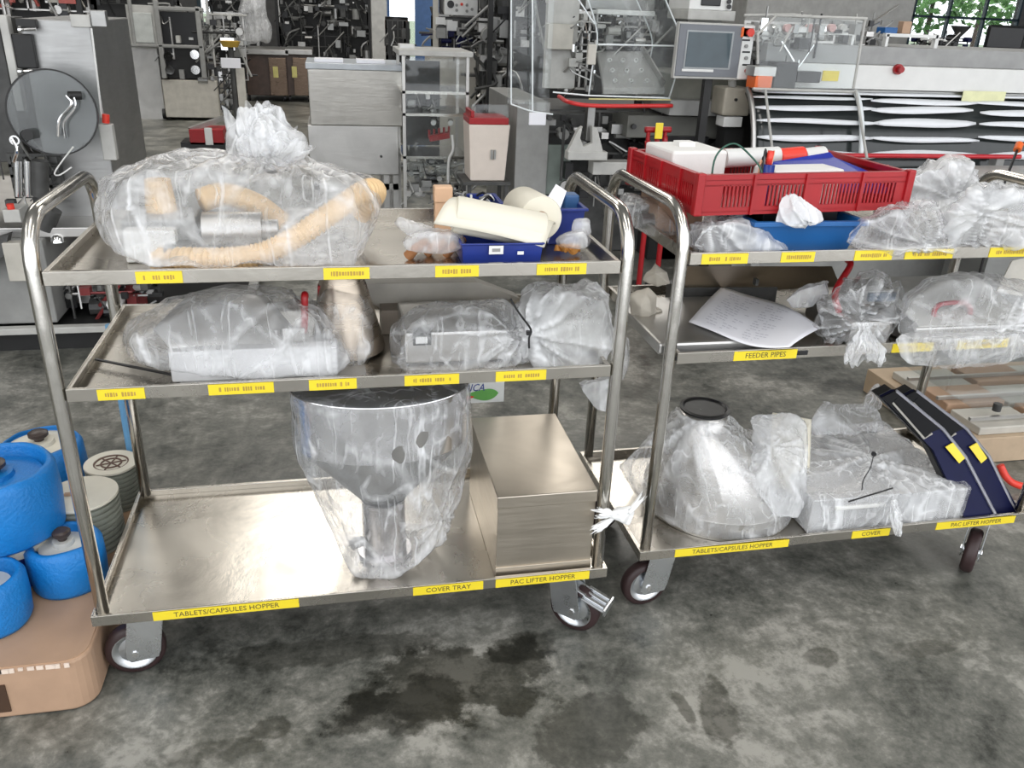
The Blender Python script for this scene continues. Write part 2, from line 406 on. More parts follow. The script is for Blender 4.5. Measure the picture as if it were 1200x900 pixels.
def bag(name, label, lumps, mat=None, necks=(), group=None, cat='plastic bag', smooth='all', extra=None):
    b = MB()
    for L in lumps: hull_lump(b.bm, **L)
    for N in necks: neck(b.bm, **N)
    if extra: extra(b)
    o = b.build(name, mat or FILM, smooth=smooth, normals=True)
    return tag(o, label, cat, group)

# ================================================================== STRUCTURE
def struct(b, name, mat, local=False):
    o = b.build(name, mat, local=local); o['kind'] = 'structure'; return o
def floor_mat():
    m, n, l, b = newmat('concrete_floor')
    t1 = obj_noise(n, l, 2.1, 10, .7, .35); t2 = obj_noise(n, l, 14, 9, .75, .2); t3 = obj_noise(n, l, 55, 4, .7)
    a = n.new('ShaderNodeMath'); a.operation = 'MULTIPLY_ADD'; a.inputs[1].default_value = .55; l.new(t1.outputs[0], a.inputs[0])
    a2 = n.new('ShaderNodeMath'); a2.operation = 'MULTIPLY'; a2.inputs[1].default_value = .33; l.new(t2.outputs[0], a2.inputs[0]); l.new(a2.outputs[0], a.inputs[2])
    a3 = n.new('ShaderNodeMath'); a3.operation = 'MULTIPLY_ADD'; a3.inputs[1].default_value = .12; l.new(t3.outputs[0], a3.inputs[0]); l.new(a.outputs[0], a3.inputs[2])
    r = ramp(n, l, a3.outputs[0], ((.41, (.05, .052, .045)), (.47, (.115, .117, .102)), (.525, (.19, .188, .165)), (.585, (.35, .34, .305))))
    tc = n.new('ShaderNodeTexCoord')
    wt = obj_noise(n, l, 7, 6, .65); cur = r.outputs[0]
    # oil stains with their own outlines
    for (sx, sy, rx, ry, k) in STAINS:
        mp = n.new('ShaderNodeMapping'); mp.vector_type = 'POINT'
        mp.inputs['Location'].default_value = (-sx/rx, -sy/ry, 0); mp.inputs['Scale'].default_value = (1/rx, 1/ry, 0)
        l.new(tc.outputs['Object'], mp.inputs[0])
        ln = n.new('ShaderNodeVectorMath'); ln.operation = 'LENGTH'; l.new(mp.outputs[0], ln.inputs[0])
        ad = n.new('ShaderNodeMath'); ad.operation = 'MULTIPLY_ADD'; ad.inputs[1].default_value = 2.6; ad.inputs[2].default_value = -1.3
        l.new(wt.outputs[0], ad.inputs[0])
        sm = n.new('ShaderNodeMath'); sm.operation = 'ADD'; l.new(ln.outputs['Value'], sm.inputs[0]); l.new(ad.outputs[0], sm.inputs[1])
        mr = n.new('ShaderNodeMapRange'); mr.inputs[1].default_value = .8; mr.inputs[2].default_value = 1.0; mr.inputs[3].default_value = k; mr.inputs[4].default_value = 0
        l.new(sm.outputs[0], mr.inputs[0])
        mx = n.new('ShaderNodeMixRGB'); mx.blend_type = 'MULTIPLY'; mx.inputs[2].default_value = (.33, .33, .31, 1)
        l.new(mr.outputs[0], mx.inputs[0]); l.new(cur, mx.inputs[1]); cur = mx.outputs[0]
    l.new(cur, b.inputs['Base Color'])
    rr = ramp(n, l, t2.outputs[0], ((.3, .26), (.7, .5))); l.new(rr.outputs[0], b.inputs['Roughness'])
    bp = n.new('ShaderNodeBump'); bp.inputs['Strength'].default_value = .12; bp.inputs['Distance'].default_value = .004
    l.new(t3.outputs[0], bp.inputs['Height']); l.new(bp.outputs[0], b.inputs['Normal'])
    return m
def _st(px, py, rx, ry, k):
    p = P(px, py, z=0); return (p.x, p.y, rx, ry, k)
STAINS = [_st(540, 800, .26, .13, 1), _st(480, 830, .16, .08, .9), _st(690, 860, .12, .1, .8), _st(840, 830, .05, .09, .8), _st(800, 825, .02, .06, .8), _st(320, 855, .05, .04, .7),
          _st(610, 760, .1, .05, .8), _st(960, 770, .05, .03, .6), _st(400, 760, .3, .05, .6), _st(1080, 760, .12, .03, .5), _st(250, 880, .12, .03, .5)]
struct(MB().box((-9, -4, -.1), (24, 24, 0)), 'floor', floor_mat(), local=True)
struct(MB().box((-9, -3.2, 5.3), (24, 24, 5.5)), 'ceiling', plain('ceiling_panel', (.42, .42, .41), .8))
struct(MB().box((-9.2, -3.2, 0), (-9, 24, 5.3)), 'wall_left', plain('left_wall_paint', (.35, .35, .34), .8))
WALLM = plain('back_wall_paint', (.14, .14, .14), .8)
# back wall at Y=17 with openings for a glazed door and the windows
def wall_back(Y, x0, x1, holes, H=5.3):
    b = MB(); xs = sorted({x0, x1, *[h[0] for h in holes], *[h[1] for h in holes]})
    for a, c in zip(xs, xs[1:]):
        hs = [h for h in holes if h[0] <= a and h[1] >= c]
        if hs:
            h = hs[0]
            if h[2] > 0: b.box((a, Y, 0), (c, Y+.2, h[2]))
            b.box((a, Y, h[3]), (c, Y+.2, H))
        else: b.box((a, Y, 0), (c, Y+.2, H))
    struct(b, 'wall_back', WALLM)
WY = 17
w1a, w1b = P(1066, 30, WY), P(1192, 30, WY); d1a, d1b = P(452, 30, WY), P(514, 30, WY)
wall_back(WY, -9, 24, [(w1a.x, w1b.x, .9, 3.6), (d1a.x, d1b.x, 0, 3.0), (-1.9, -1.1, .8, 3.2)])
struct(MB().box((24, -3.2, 0), (24.2, 24, 5.3)), 'wall_right', WALLM)
FRAME_DARK = plain('dark_teal_frame', (.03, .06, .08), .4)
def window(name, xa, xb, za, zb, Y, nx, nz, mat=FRAME_DARK, w=.07):
    r = thing(name, None, None, ((xa+xb)/2, Y, za), kind='structure')
    b = MB(); b.box((xa, Y-.03, za), (xb, Y+.06, za+w)); b.box((xa, Y-.03, zb-w), (xb, Y+.06, zb)); b.box((xa, Y-.03, za), (xa+w, Y+.06, zb)); b.box((xb-w, Y-.03, za), (xb, Y+.06, zb))
    for i in range(1, nx): x = xa+(xb-xa)*i/nx; b.box((x-w/2, Y-.03, za), (x+w/2, Y+.06, zb))
    for i in range(1, nz): z = za+(zb-za)*i/nz; b.box((xa, Y-.03, z-w/2), (xb, Y+.06, z+w/2))
    b.build('window_frame', mat, r)
    for i in range(nx):
        for j in range(nz):
            xx = xa+(xb-xa)*i/nx; x2 = xa+(xb-xa)*(i+1)/nx; zz = za+(zb-za)*j/nz; z2 = za+(zb-za)*(j+1)/nz
            MB().box((xx+w/2, Y+.01, zz+w/2), (x2-w/2, Y+.02, z2-w/2)).build('window_pane', GLASS, r)
window('window_1', w1a.x, w1b.x, .9, 3.6, WY, 3, 4, w=.05)
window('window_2', -1.9, -1.1, .8, 3.2, WY, 1, 3)
DOOR_BLUE = plain('blue_door_paint', (.1, .22, .5), .4, var=.1)
dr = thing('door_1', None, None, ((d1a.x+d1b.x)/2, WY, 0), kind='structure')
xm = d1a.x+(d1b.x-d1a.x)*.55
b = MB(); b.box((xm, WY-.05, 0), (d1b.x, WY+.03, 3.0)); b.box((d1a.x, WY-.05, 0), (d1a.x+.08, WY+.03, 3)); b.box((d1a.x, WY-.05, 1.75), (xm, WY+.03, 3.0)); b.build('door_leaf', DOOR_BLUE, dr)
MB().box((d1a.x+.08, WY-.02, 0), (xm, WY-.01, 1.75)).build('door_pane', GLASS, dr)
MB().box((d1a.x+.1, WY-.06, 1.5), (xm+.2, WY-.055, 1.66)).build('door_sign', plain('pale_sign', (.6, .75, .85), .5), dr)
# columns
c0, c1 = P(436, 40, 11), P(454, 40, 11)
struct(MB().box((c0.x, 11, 0), (c1.x, 11.22, 5.3)), 'trim_1', LIGHT_PAINT)
# floor joint
j0, j1 = P(1152, 432, z=0), P(1140, 520, z=0)
struct(MB().prism([(j0.x, j0.y, .0005), (j0.x+.006, j0.y, .0005), (j1.x+.006, j1.y, .0005), (j1.x, j1.y, .0005)], (0, 0, 1), .0008), 'trim_2', plain('floor_joint', (.07, .06, .05), .8))
# outdoor trees and a low hedge beyond the windows
LEAF = [plain('tree_leaf', (.12, .3, .07), .6, var=.5, scale=30), plain('pale_tree_leaf', (.25, .42, .16), .6, var=.4, scale=30)]
GROUND = plain('outdoor_ground', (.25, .3, .2), .9)
struct(MB().box((-30, 24, -.12), (60, 80, -.02)), 'ground', GROUND)
for i, (px, Yt, h, lab) in enumerate(((1092, 29, 4.2, 'leafy green tree outside the left half of the far window'), (1150, 36, 5.4, 'pale green tree outside the middle of the far window'), (1200, 27, 3.6, 'low green tree outside the right end of the far window'))):
    p = P(px, 10, Yt); t = thing('tree', lab, 'tree', (p.x, Yt, 0), group='trees outside the window')
    MB().cyl((p.x, Yt, 0), (p.x, Yt, h*.6), .12, .07).build('trunk', BROWN_DARK, t)
    b = MB(); rnd = random.Random(i)
    for k in range(650):
        a, e, r = rnd.random()*2*PI, rnd.uniform(-1, 1), rnd.random()**.5
        c = Vector((p.x+math.cos(a)*1.6*r, Yt+math.sin(a)*1.3*r, h*.62+e*h*.36*math.sqrt(max(0, 1-r*r*.8))))
        d1 = Vector((rnd.uniform(-1, 1), rnd.uniform(-1, 1), rnd.uniform(-1, 1))).normalized()*.16; d2 = d1.orthogonal().normalized()*.12
        vs = [b.bm.verts.new(c+q) for q in (d1, d2, -d1, -d2)]; b.face(vs)
    o = b.build('foliage', LEAF[i % 2], t, normals=False); o['kind'] = 'stuff'

# ================================================================== TROLLEYS
TL, TW, ZB, ZM, ZT, LH = 1.10, .4964, .209, .712, .932, .025
HZ = 1.018
def make_castor(parent, x, y, rz, brake=False):
    """fork with wheel, tread below the shelf; local origin on the floor under the swivel"""
    M = WM[parent.name] @ Matrix.Translation((x, y, 0)) @ Matrix.Rotation(rz, 4, 'Z')
    top = ZB-LH
    b = MB()
    b.box((-.05, -.042, top-.005), (.05, .042, top), 0, M)
    def T(*p): return M @ Vector(p)
    b.cyl(T(0, 0, top-.005), T(0, 0, top-.028), .036, .034, 20)
    for s in (-1, 1):
        yy = .021*s; ty = .003*s
        poly = [(-.036, top-.026), (.036, top-.026), (.02, .06), (.014, .044), (-.012-.03, .04), (-.05, .052), (-.05, .075)]
        b.prism([T(px, yy, pz) for px, pz in poly], (M.to_3x3() @ Vector((0, ty, 0))), 1)
    b.box((-.036, -.022, top-.031), (.036, .022, top-.026), 0, M)
    if brake:
        b.bar(T(-.06, 0, .115), T(.045, 0, .15), .036, .004)
    fork = b.build('castor', ZINC, parent, bevel=.001, label='castor with brake pedal' if brake else None)
    b = MB(); c = T(-.032, 0, .0625); axv = M.to_3x3() @ Vector((0, 1, 0))
    st = c-axv*.017
    b.lathe([(.047, 0), (.056, .001), (.0615, .006), (.0625, .012), (.0625, .022), (.0615, .028), (.056, .033), (.047, .034)], st, axv, 36, 0, False)
    b.lathe([(.008, -.003), (.014, -.003), (.016, .006), (.034, .009), (.044, .001), (.0475, .001), (.0475, .033), (.044, .033), (.034, .025), (.016, .028), (.014, .037), (.008, .037)], st, axv, 36, 1, True)
    b.build('wheel', [RUBBER, ZINC], fork, smooth=True)
    MB().cyl(c-axv*.027, c+axv*.027, .007, seg=6).build('axle_bolt', CHROME, fork)
    if brake:
        b = MB()
        b.bar(T(-.055, .0, .112), T(-.115, .0, .096), .058, .005)
        for k in (-1, 0, 1): b.bar(T(-.06, .018*k, .1155), T(-.11, .018*k, .102), .006, .004)
        b.box((-.118, -.03, .088), (-.112, .03, .104), 0, M)
        b.build('brake_pedal', ZINC, fork, bevel=.001)
    return fork
def label_strip(shelf, px0, px1, py, Yf, zc, txt, h=.0215, soft=False, tilt=0, ink=None):
    a, c = P(px0, py, Yf), P(px1, py, Yf); x0, x1 = a.x, c.x; w = x1-x0
    b = MB(); b.box((x0, Yf-.0012, zc-h/2), (x1, Yf-.0002, zc+h/2))
    if txt:
        M = Matrix.Translation(((x0+x1)/2, Yf-.0014, zc)) @ Matrix.Rotation(PI/2, 4, 'X')
        b.text(txt, M, h*.78, 1, .0002, w*.9)
    else:     # print too small to read: a row of uneven ink marks
        rnd = random.Random(int(px0)); x = x0+w*.16
        while x < x1-w*.16:
            ww = rnd.uniform(.0022, .0042); hh = h*rnd.uniform(.3, .42)
            if rnd.random() > .14: b.box((x, Yf-.0015, zc-hh/2), (x+ww, Yf-.0012, zc+hh/2), 1)
            x += ww+.0016
    return b.build('label_strip', [YELLOW, ink or (INK if txt else INK_SOFT)], shelf)
def make_trolley(label, loc, rz, labels, brakes, castor_rz):
    t = thing('shelf_trolley', label, 'trolley', loc, rz, 'three-tier stainless shelf trolleys')
    M = WM[t.name]
    for x in (.019, TL-.019):
        pts = [(x, .019, ZB-.004), (x, .019, .5)]; R = .085
        for k in range(9):
            a = k/8*PI/2; pts.append((x, .019+R-R*math.cos(a), HZ-R+R*math.sin(a)))
        for k in range(9):
            a = k/8*PI/2; pts.append((x, TW-.019-R+R*math.sin(a), HZ-R+R*math.cos(a)))
        pts += [(x, TW-.019, .5), (x, TW-.019, ZB-.004)]
        MB().tube([M @ Vector(p) for p in pts], .0135, 14, raw=True).build('side_frame', STEEL_TUBE, t, smooth='all')
    shelves = []
    for i, z in enumerate((ZB, ZM, ZT)):
        d, e = (.0, .0) if i == 0 else (.0345, .0101)
        x0, x1, y0, y1 = d, TL-d, e, TW-e; sf = z-.019; th = .003
        b = MB()
        b.box((x0+th, y0+th, sf-.003), (x1-th, y1-th, sf), 0, M)
        for (a, c) in (((x0, y0), (x1, y0+th)), ((x0, y1-th), (x1, y1)), ((x0, y0+th), (x0+th, y1-th)), ((x1-th, y0+th), (x1, y1-th))):
            b.box((a[0], a[1], z-LH), (c[0], c[1], z), 0, M)
        hem = .009   # folded hem along the lips
        for (a, c) in (((x0, y0+th), (x1, y0+hem)), ((x0, y1-hem), (x1, y1-th))): b.box((a[0]+th, a[1], z-.003), (c[0]-th, c[1], z), 0, M)
        for (a, c) in (((x0+th, y0+hem), (x0+hem, y1-hem)), ((x1-hem, y0+hem), (x1-th, y1-hem))): b.box((a[0], a[1], z-.003), (c[0], c[1], z), 0, M)
        # stiffening channels underneath
        for yy in (.3, .68): b.box((x0+.02, y0+(y1-y0)*yy-.015, sf-.014), (x1-.02, y0+(y1-y0)*yy+.015, sf-.004), 0, M)
        s = b.build('shelf', STEEL_TRAY, t, bevel=.0008); shelves.append(s)
    for (lv, px0, px1, py, txt) in labels:
        z = (ZB, ZM, ZT)[lv]; Yl = M @ Vector((.5, 0 if lv == 0 else .0101, 0))
        # front plane of this (slightly turned) trolley at that place
        a = P(px0, py, Yl.y); yl = (M.inverted() @ a); Yf = (M @ Vector((yl.x+.04, 0 if lv == 0 else .0101, 0))).y
        label_strip(shelves[lv], px0, px1, py, Yf-.0006, z-LH/2-.0005, txt)
    for k, (x, y) in enumerate(((.085, .075), (TL-.075, .075), (.085, TW-.075), (TL-.075, TW-.075))):
        make_castor(t, x, y, castor_rz[k], brakes[k])
    return t
T1 = make_trolley('stainless steel three-tier trolley in the left foreground, hopper and steel box on its bottom shelf', (0, 0, 0), 0,
    [(2, 159, 214, 325, ''), (2, 379, 433, 320, ''), (2, 510, 561, 320, ''), (2, 629, 687, 315, ''),
     (1, 114, 170, 462, ''), (1, 244, 321, 455, ''), (1, 362, 418, 450, ''), (1, 474, 538, 443, ''), (1, 581, 640, 438, ''),
     (0, 178, 351, 715, 'TABLETS/CAPSULES HOPPER'), (0, 484, 566, 690, 'COVER TRAY'), (0, 581, 690, 678, 'PAC LIFTER HOPPER')],
    (False, True, False, True), (.12, 2.45, .5, 2.0))
T2 = make_trolley('stainless steel three-tier trolley on the right carrying a red crate on top', (1.1961, .0465, 0), .0158,
    [(2, 822, 876, 305, ''), (2, 915, 954, 303, ''), (2, 1001, 1045, 301, ''), (2, 1060, 1116, 300, ''), (2, 1159, 1206, 297, ''),
     (1, 860, 933, 417, 'FEEDER PIPES'), (1, 1045, 1092, 410, ''), (1, 1121, 1180, 406, ''),
     (0, 792, 923, 641, 'TABLETS/CAPSULES HOPPER'), (0, 998, 1041, 628, 'COVER'), (0, 1097, 1186, 617, 'PAC LIFTER HOPPER')],
    (False, False, False, False), (.1, .75, .5, 1.2))
# sign card hung on the back lip of the middle shelf
a, c = P(500, 475, .5), P(590, 475, .5)
sg = thing('sign_card', 'white card with blue lettering and green swoosh hung behind the left trolley', 'sign', ((a.x+c.x)/2, .5, a.z))
MB().box((a.x, .499, a.z), (c.x, .502, .715)).build('card', plain('sign_card_white', (.82, .84, .82), .4, var=.03), sg)
u = (c.x-a.x)
def arc_band(x0, x1, z0, bow, w0, w1, Y, n=16):
    up = []; dn = []
    for i in range(n+1):
        t = i/n; x = x0+(x1-x0)*t; z = z0-bow*math.sin(t*PI); w = w0+(w1-w0)*t
        up.append((x, Y, z+w*math.sin(PI*min(1, t*1.0+.02))**.6*.5)); dn.append((x, Y, z-w*math.sin(PI*min(1, t+.02))**.6*.5))
    return up+dn[::-1]
def SX(px): return P(px, 460, .5).x
def SZ(py): return P(545, py, .5).z
b = MB(); b.prism(arc_band(SX(507), SX(540), SZ(462), .004, .012, .022, .4985), (0, -1, 0), .0006); b.build('black_swoosh', BLACK, sg)
b = MB(); b.prism(arc_band(SX(534), SX(556), SZ(465), .002, .016, .01, .4983), (0, -1, 0), .0006); b.build('red_swoosh', RED_BRIGHT, sg)
b = MB(); b.prism(arc_band(SX(545), SX(584), SZ(462), .004, .012, .05, .4984), (0, -1, 0), .0006); b.build('green_swoosh', GREEN, sg)
b = MB(); b.text('AVARICA', Matrix.Translation((SX(545), .498, SZ(455))) @ Matrix.Rotation(PI/2, 4, 'X'), .03, 0, .0003, SX(566)-SX(521), .3); b.build('lettering', INK_BLUE, sg)

# ================================================================== LEFT TROLLEY, TOP SHELF
SB, SM, ST = ZB-.019, ZM-.019, ZT-.019
def quad_box(pts, thick, dirv=(0, 0, -1)):
    b = MB(); b.prism([Vector(p) for p in pts], dirv, thick); return b
# corrugated hose
def hose(name, pts, r, rings, mat, label, cat='hose', n=None):
    path = catmull(pts, rings*6)
    b = MB(); b.tube(path, lambda t: r*(1+.07*math.cos(t*rings*2*PI)), 16, raw=True)
    b.tube([path[0]+(path[0]-path[1]).normalized()*.02, path[0], path[1]], r*1.1, 16, raw=True)
    return tag(b.build(name, mat, smooth='all'), label, cat)
hose('corrugated_hose', [P(170, 300, .16), P(215, 303, .095), P(265, 303, .075), P(310, 296, .075), P(350, 276, .08), P(392, 247, .10), P(428, 224, .13), P(440, 226, .19), P(425, 250, .25)], .0205, 62, HOSE,
     'beige corrugated hose bent upwards inside the large bag on the left trolley')
t = thing('machine_part', 'grey and white metal machine part at the left inside the large bag', 'machine part', P(200, 300, z=ST))
x0, z0 = P(200, 300, z=ST+.001).x, ST+.001
b = MB(); b.box((x0-.08, .16, z0), (x0+.05, .36, z0+.07), bev=.004); b.build('housing', GREY_PAINT, t)
b = MB(); b.box((x0-.07, .12, z0), (x0+.02, .155, z0+.06), M=None, bev=.003); b.build('cover_plate', WHITE_PAINT, t)
b = MB(); b.cyl((x0+.06, .2, z0+.04), (x0+.17, .2, z0+.04), .035, seg=20); b.cyl((x0+.17, .2, z0+.04), (x0+.2, .2, z0+.04), .02); b.build('motor', STEEL_SATIN, t, smooth=True)
b = MB(); b.cyl((x0-.02, .24, z0+.07), (x0-.02, .24, z0+.13), .03, .024); b.build('fitting', HOSE, t, smooth=True)
b = MB(); b.box((x0-.0, .1, z0), (x0+.05, .15, z0+.035)); b.build('clamp', STEEL_DARK, t, bevel=.003)
b = MB(); b.tube([P(235, 235, .25), P(262, 228, .27), P(300, 240, .27), P(330, 262, .28)], .024, 12, n=30); tag(b.build('rubber_elbow', HOSE, smooth='all'), 'beige elbow pipe lying behind the corrugated hose in the large bag', 'pipe')
big = [(100, 236), (112, 200), (150, 184), (215, 176), (258, 178), (330, 194), (400, 199), (436, 210), (449, 226), (438, 262), (422, 312), (360, 324), (250, 322), (160, 318), (118, 292), (103, 262)]
bag('plastic_bag', 'large milky film bag knotted on top, holding the beige hose on the left trolley',
    [dict(pts=outline3(big, .2, .185, shr=.82, fshr=.97), level=6, amp=.015, knot=P(315, 196, .17), kamp=.022, nf=13, floor=ST+.002, seed=1)],
    film('milky_film_large', .1, .65, haze=.26), extra=lambda b: (neck(b.bm, P(318, 204, .17), P(292, 132, .2), .05, .045, .012, 5, 3, .03, wt=.2), neck(b.bm, P(318, 200, .17), P(346, 162, .17), .02, .04, .012, 5, 9, .02, wt=.15), hull_lump(b.bm, [P(x, y, Y) for x, y, Y in ((262, 188, .17), (270, 150, .2), (300, 113, .2), (322, 118, .2), (330, 150, .2), (340, 188, .17), (355, 150, .17), (362, 175, .15), (300, 150, .13), (330, 170, .12))], 5, .02, P(318, 200, .17), .02, 9, seed=12)))
b = MB(); k = P(318, 199, .15); b.lathe([(.012, -.002), (.0145, 0), (.0145, .004), (.012, .006)], k, (.1, -.3, 1), 16, closed=True); b.bar(k+Vector((.01, -.01, 0)), k+Vector((.03, -.02, .003)), .004, .0015)
tag(b.build('cable_tie', BLACK), 'black cable tie around the neck of the large bag', 'cable tie')

# small bag of brown fittings
q0, q1 = P(470, 295, z=ST), P(545, 296, z=ST)
b = MB()
for k in range(6):
    p = P(478+k*11, 282, .12+.01*(k % 3)); b.cyl((p.x, p.y, ST+.005+.012*(k % 2)), (p.x+.02, p.y+.012*((k % 2)*2-1), ST+.03), .011, .008, 10)
tag(b.build('fitting_pile', plain('brass_brown', (.45, .2, .08), .4), smooth=True), 'brown fittings heaped inside the small bag left of the blue tray', 'fittings', kind='stuff')
bag('parts_bag', 'small clear bag of brown fittings left of the blue tray', [dict(pts=outline3([(466, 284), (475, 268), (505, 264), (540, 272), (548, 292), (520, 298), (475, 297)], .12, .05), level=5, amp=.009, floor=ST+.002, seed=2),
    dict(pts=outline3([(456, 262), (466, 249), (500, 262), (522, 274), (490, 284), (470, 276)], .14, .02), level=4, amp=.008, floor=ST+.01, seed=3)], BAG_WHITE if False else FILM_MILK)

def open_tray(name, x0, x1, y0, y1, z0, z1, mat, label, cat, taper=.01, th=.003, rot=0, kids=None, rim=.006, group=None):
    c = Vector(((x0+x1)/2, (y0+y1)/2, z0)); t = thing(name, label, cat, c, rot, group); M = WM[t.name]
    w, d, h = (x1-x0)/2, (y1-y0)/2, z1-z0
    def ring(b, w_, d_, z): return [b.bm.verts.new(M @ Vector((sx*w_, sy*d_, z))) for sx, sy in ((-1, -1), (1, -1), (1, 1), (-1, 1))]
    b = MB(); R = [ring(b, w-taper, d-taper, 0), ring(b, w, d, h-rim), ring(b, w+rim, d+rim, h-rim), ring(b, w+rim, d+rim, h), ring(b, w-th, d-th, h), ring(b, w-taper-th, d-taper-th, th)]
    b.face(R[0][::-1]); b.face(R[-1])
    for a, c2 in zip(R, R[1:]):
        for i in range(4): b.face((a[i], a[(i+1) % 4], c2[(i+1) % 4], c2[i]))
    b.build('bin_body', mat, t, bevel=.0015); return t, M
xa, xb = P(541, 300, .05).x, P(636, 300, .05).x
tr, M = open_tray('parts_tray', xa, xb, .05, .2, ST+.001, P(590, 285, .05).z, BLUE_DARK, 'dark blue plastic tray with a white sticker at the front edge of the left trolley', 'tray', taper=.004, rim=.003)
s0, s1 = P(573, 298, .045), P(590, 288, .045); b = MB(); b.box((s0.x, .0445, s0.z), (s1.x, .0462, s1.z)); b.box((s0.x+.006, .0437, s0.z+.005), (s1.x-.006, .0445, s1.z-.005), 1); b.build('sticker', [WHITE_PAINT, GREY_PAINT], tr)
s0 = P(610, 297, .045); MB().box((s0.x-.006, .044, s0.z-.002), (s0.x+.006, .0462, s0.z+.004)).build('print_mark', WHITE_PAINT, tr)
# paper rolls
def roll(px_pts, Y0, Y1, r, label, core=.4, lo=0):
    a, c = P(*px_pts[0], Y0), P(*px_pts[1], Y1); L = (c-a).length
    b = MB(); b.lathe([(r*core, 0), (r*.96, 0), (r, .003), (r, L-.003), (r*.96, L), (r*core, L)], a, c-a, 48, closed=True)
    b2 = MB().lathe([(r*core*.8, .001), (r*core*.99, .001), (r*core*.99, L-.001), (r*core*.8, L-.001)], a, c-a, 32, closed=True)
    t = thing('paper_roll', label, 'roll', (a+c)/2-Vector((0, 0, r)))
    b.build('web', CREAM_CARD, t, smooth=True); b2.build('core', CARDBOARD, t, smooth=True)
roll(((533, 251), (636, 271)), .11, .10, .036, 'cream paper roll lying across the dark blue tray')
roll(((612, 243), (634, 256)), .28, .14, .045, 'cream paper roll standing behind with its brown core showing', .33)
b = MB(); c1, c2, c3, c4 = P(508, 262, .07), P(540, 233, .16), P(652, 262, .15), P(638, 290, .048)
def shf(u, v):
    a = c1.lerp(c4, u); c = c2.lerp(c3, u); p = a.lerp(c, v); return p+Vector((0, -.01, .022))*math.sin(v*PI)*1.1+Vector((0, 0, .004))*math.sin(u*PI)
b.grid(shf, 14, 10); o = b.build('cream_sheet', CREAM_CARD, smooth='all'); m = o.modifiers.new('s', 'SOLIDIFY'); m.thickness = .003; m.offset = -1
tag(o, 'curved cream sheet leaning over the dark blue tray on the left trolley', 'sheet')
b = MB(); b.prism([P(632, 248, .16), P(652, 216, .17), P(664, 224, .17), P(642, 285, .15)], (0, 1, 0), .004); tag(b.build('white_strip', PAPER), 'white strip sticking up right of the cream paper rolls', 'strip')
xa, xb = P(640, 270, .2).x, P(684, 270, .2).x
open_tray('storage_bin', xa, xb, .2, .32, ST+.001, P(660, 244, .2).z, BLUE_DARK, 'dark blue bin at the back right corner of the left trolley', 'bin', taper=.006)
b = MB(); p = P(668, 232, .27); b.box((p.x-.016, p.y-.02, ST+.01), (p.x+.016, p.y+.02, p.z+.01)); tag(b.build('blue_block', plain('mid_blue', (.03, .1, .25), .4), bevel=.004), 'mid blue block standing in the dark blue bin at the back', 'block')
xa, xb = P(518, 228, .36).x, P(585, 228, .36).x
open_tray('clip_tray', xa, xb, .33, .43, ST+.001, P(550, 238, .33).z, BLUE_DARK, 'dark blue tray of clips behind the cream paper rolls', 'tray', taper=.004)
b = MB(); rnd = random.Random(4)
for k in range(60):
    x, y, z = rnd.uniform(xa+.02, xb-.01), rnd.uniform(.34, .42), ST+.02+rnd.random()*.045
    d = Vector((rnd.uniform(-1, 1), rnd.uniform(-1, 1), rnd.uniform(-.5, .5))).normalized()*.014
    b.tube([Vector((x, y, z))-d, Vector((x, y, z+.008)), Vector((x, y, z))+d], .0028, 5, n=4, mi=rnd.choice((0, 0, 1, 2)))
tag(b.build('clip_heap', [BLACK, GREY_PAINT, WHITE_PAINT]), 'heap of black and clear plastic clips behind the rolls', 'clips', kind='stuff')
b = MB(); p = P(521, 228, .3); b.box((p.x-.022, p.y, p.z-.018), (p.x+.018, p.y+.03, p.z+.016), bev=.003); b.box((p.x-.02, p.y+.004, ST), (p.x+.016, p.y+.026, p.z-.018)); tag(b.build('peach_block', plain('peach_plastic', (.75, .48, .3), .5)), 'pale peach block at the left end of the clip tray', 'block')
b = MB(); rnd = random.Random(9)
for k in range(9):
    p = P(655+rnd.random()*32, 283, .12); a_ = rnd.random()*3; b.cyl((p.x, .11+.02*rnd.random(), ST+.008+.008*rnd.random()), (p.x+.014*math.cos(a_), .12+.012*math.sin(a_), ST+.02), .008, .005, 9)
tag(b.build('orange_fitting_pile', plain('amber_part', (.6, .27, .06), .35), smooth=True), 'amber fittings inside the small bag by the right post', 'fittings', kind='stuff')
bag('fittings_bag', 'small clear bag of amber fittings in the right corner of the left trolley', [dict(pts=outline3([(648, 280), (662, 268), (690, 264), (696, 284), (692, 294), (652, 294)], .12, .06), level=4, amp=.007, floor=ST+.002, seed=6),
    dict(pts=outline3([(668, 270), (672, 256), (690, 256), (694, 275), (680, 280)], .13, .02), level=4, amp=.006, floor=ST+.002, seed=7)], FILM_MILK)

# ================================================================== LEFT TROLLEY, MIDDLE SHELF
# steel chute with white front flange and red handles, inside clear film
t = thing('steel_chute', 'brushed steel chute with a white flange lying in film on the left trolley middle shelf', 'chute', P(280, 430, z=SM))
fa, fb = P(192, 436, .05), P(402, 436, .05)
b = MB(); b.box((fa.x+.01, .06, SM+.002), (fb.x-.01, .09, P(300, 409, .06).z), bev=.003); b.build('front_flange', plain('pale_flange', (.62, .62, .62), .4), t)
pan = [P(200, 408, .08), P(180, 385, .14), P(222, 343, .3), P(262, 337, .36), P(308, 342, .34), P(345, 385, .2), P(352, 408, .08)]
b = MB(); fl = [b.bm.verts.new(p) for p in pan]; cen = sum(pan, Vector())/7+Vector((0, .03, .022)); cv = b.bm.verts.new(cen)
for i in range(7): b.face((fl[i], fl[(i+1) % 7], cv))
bmesh.ops.subdivide_edges(b.bm, edges=b.bm.edges[:], cuts=3, use_grid_fill=True)
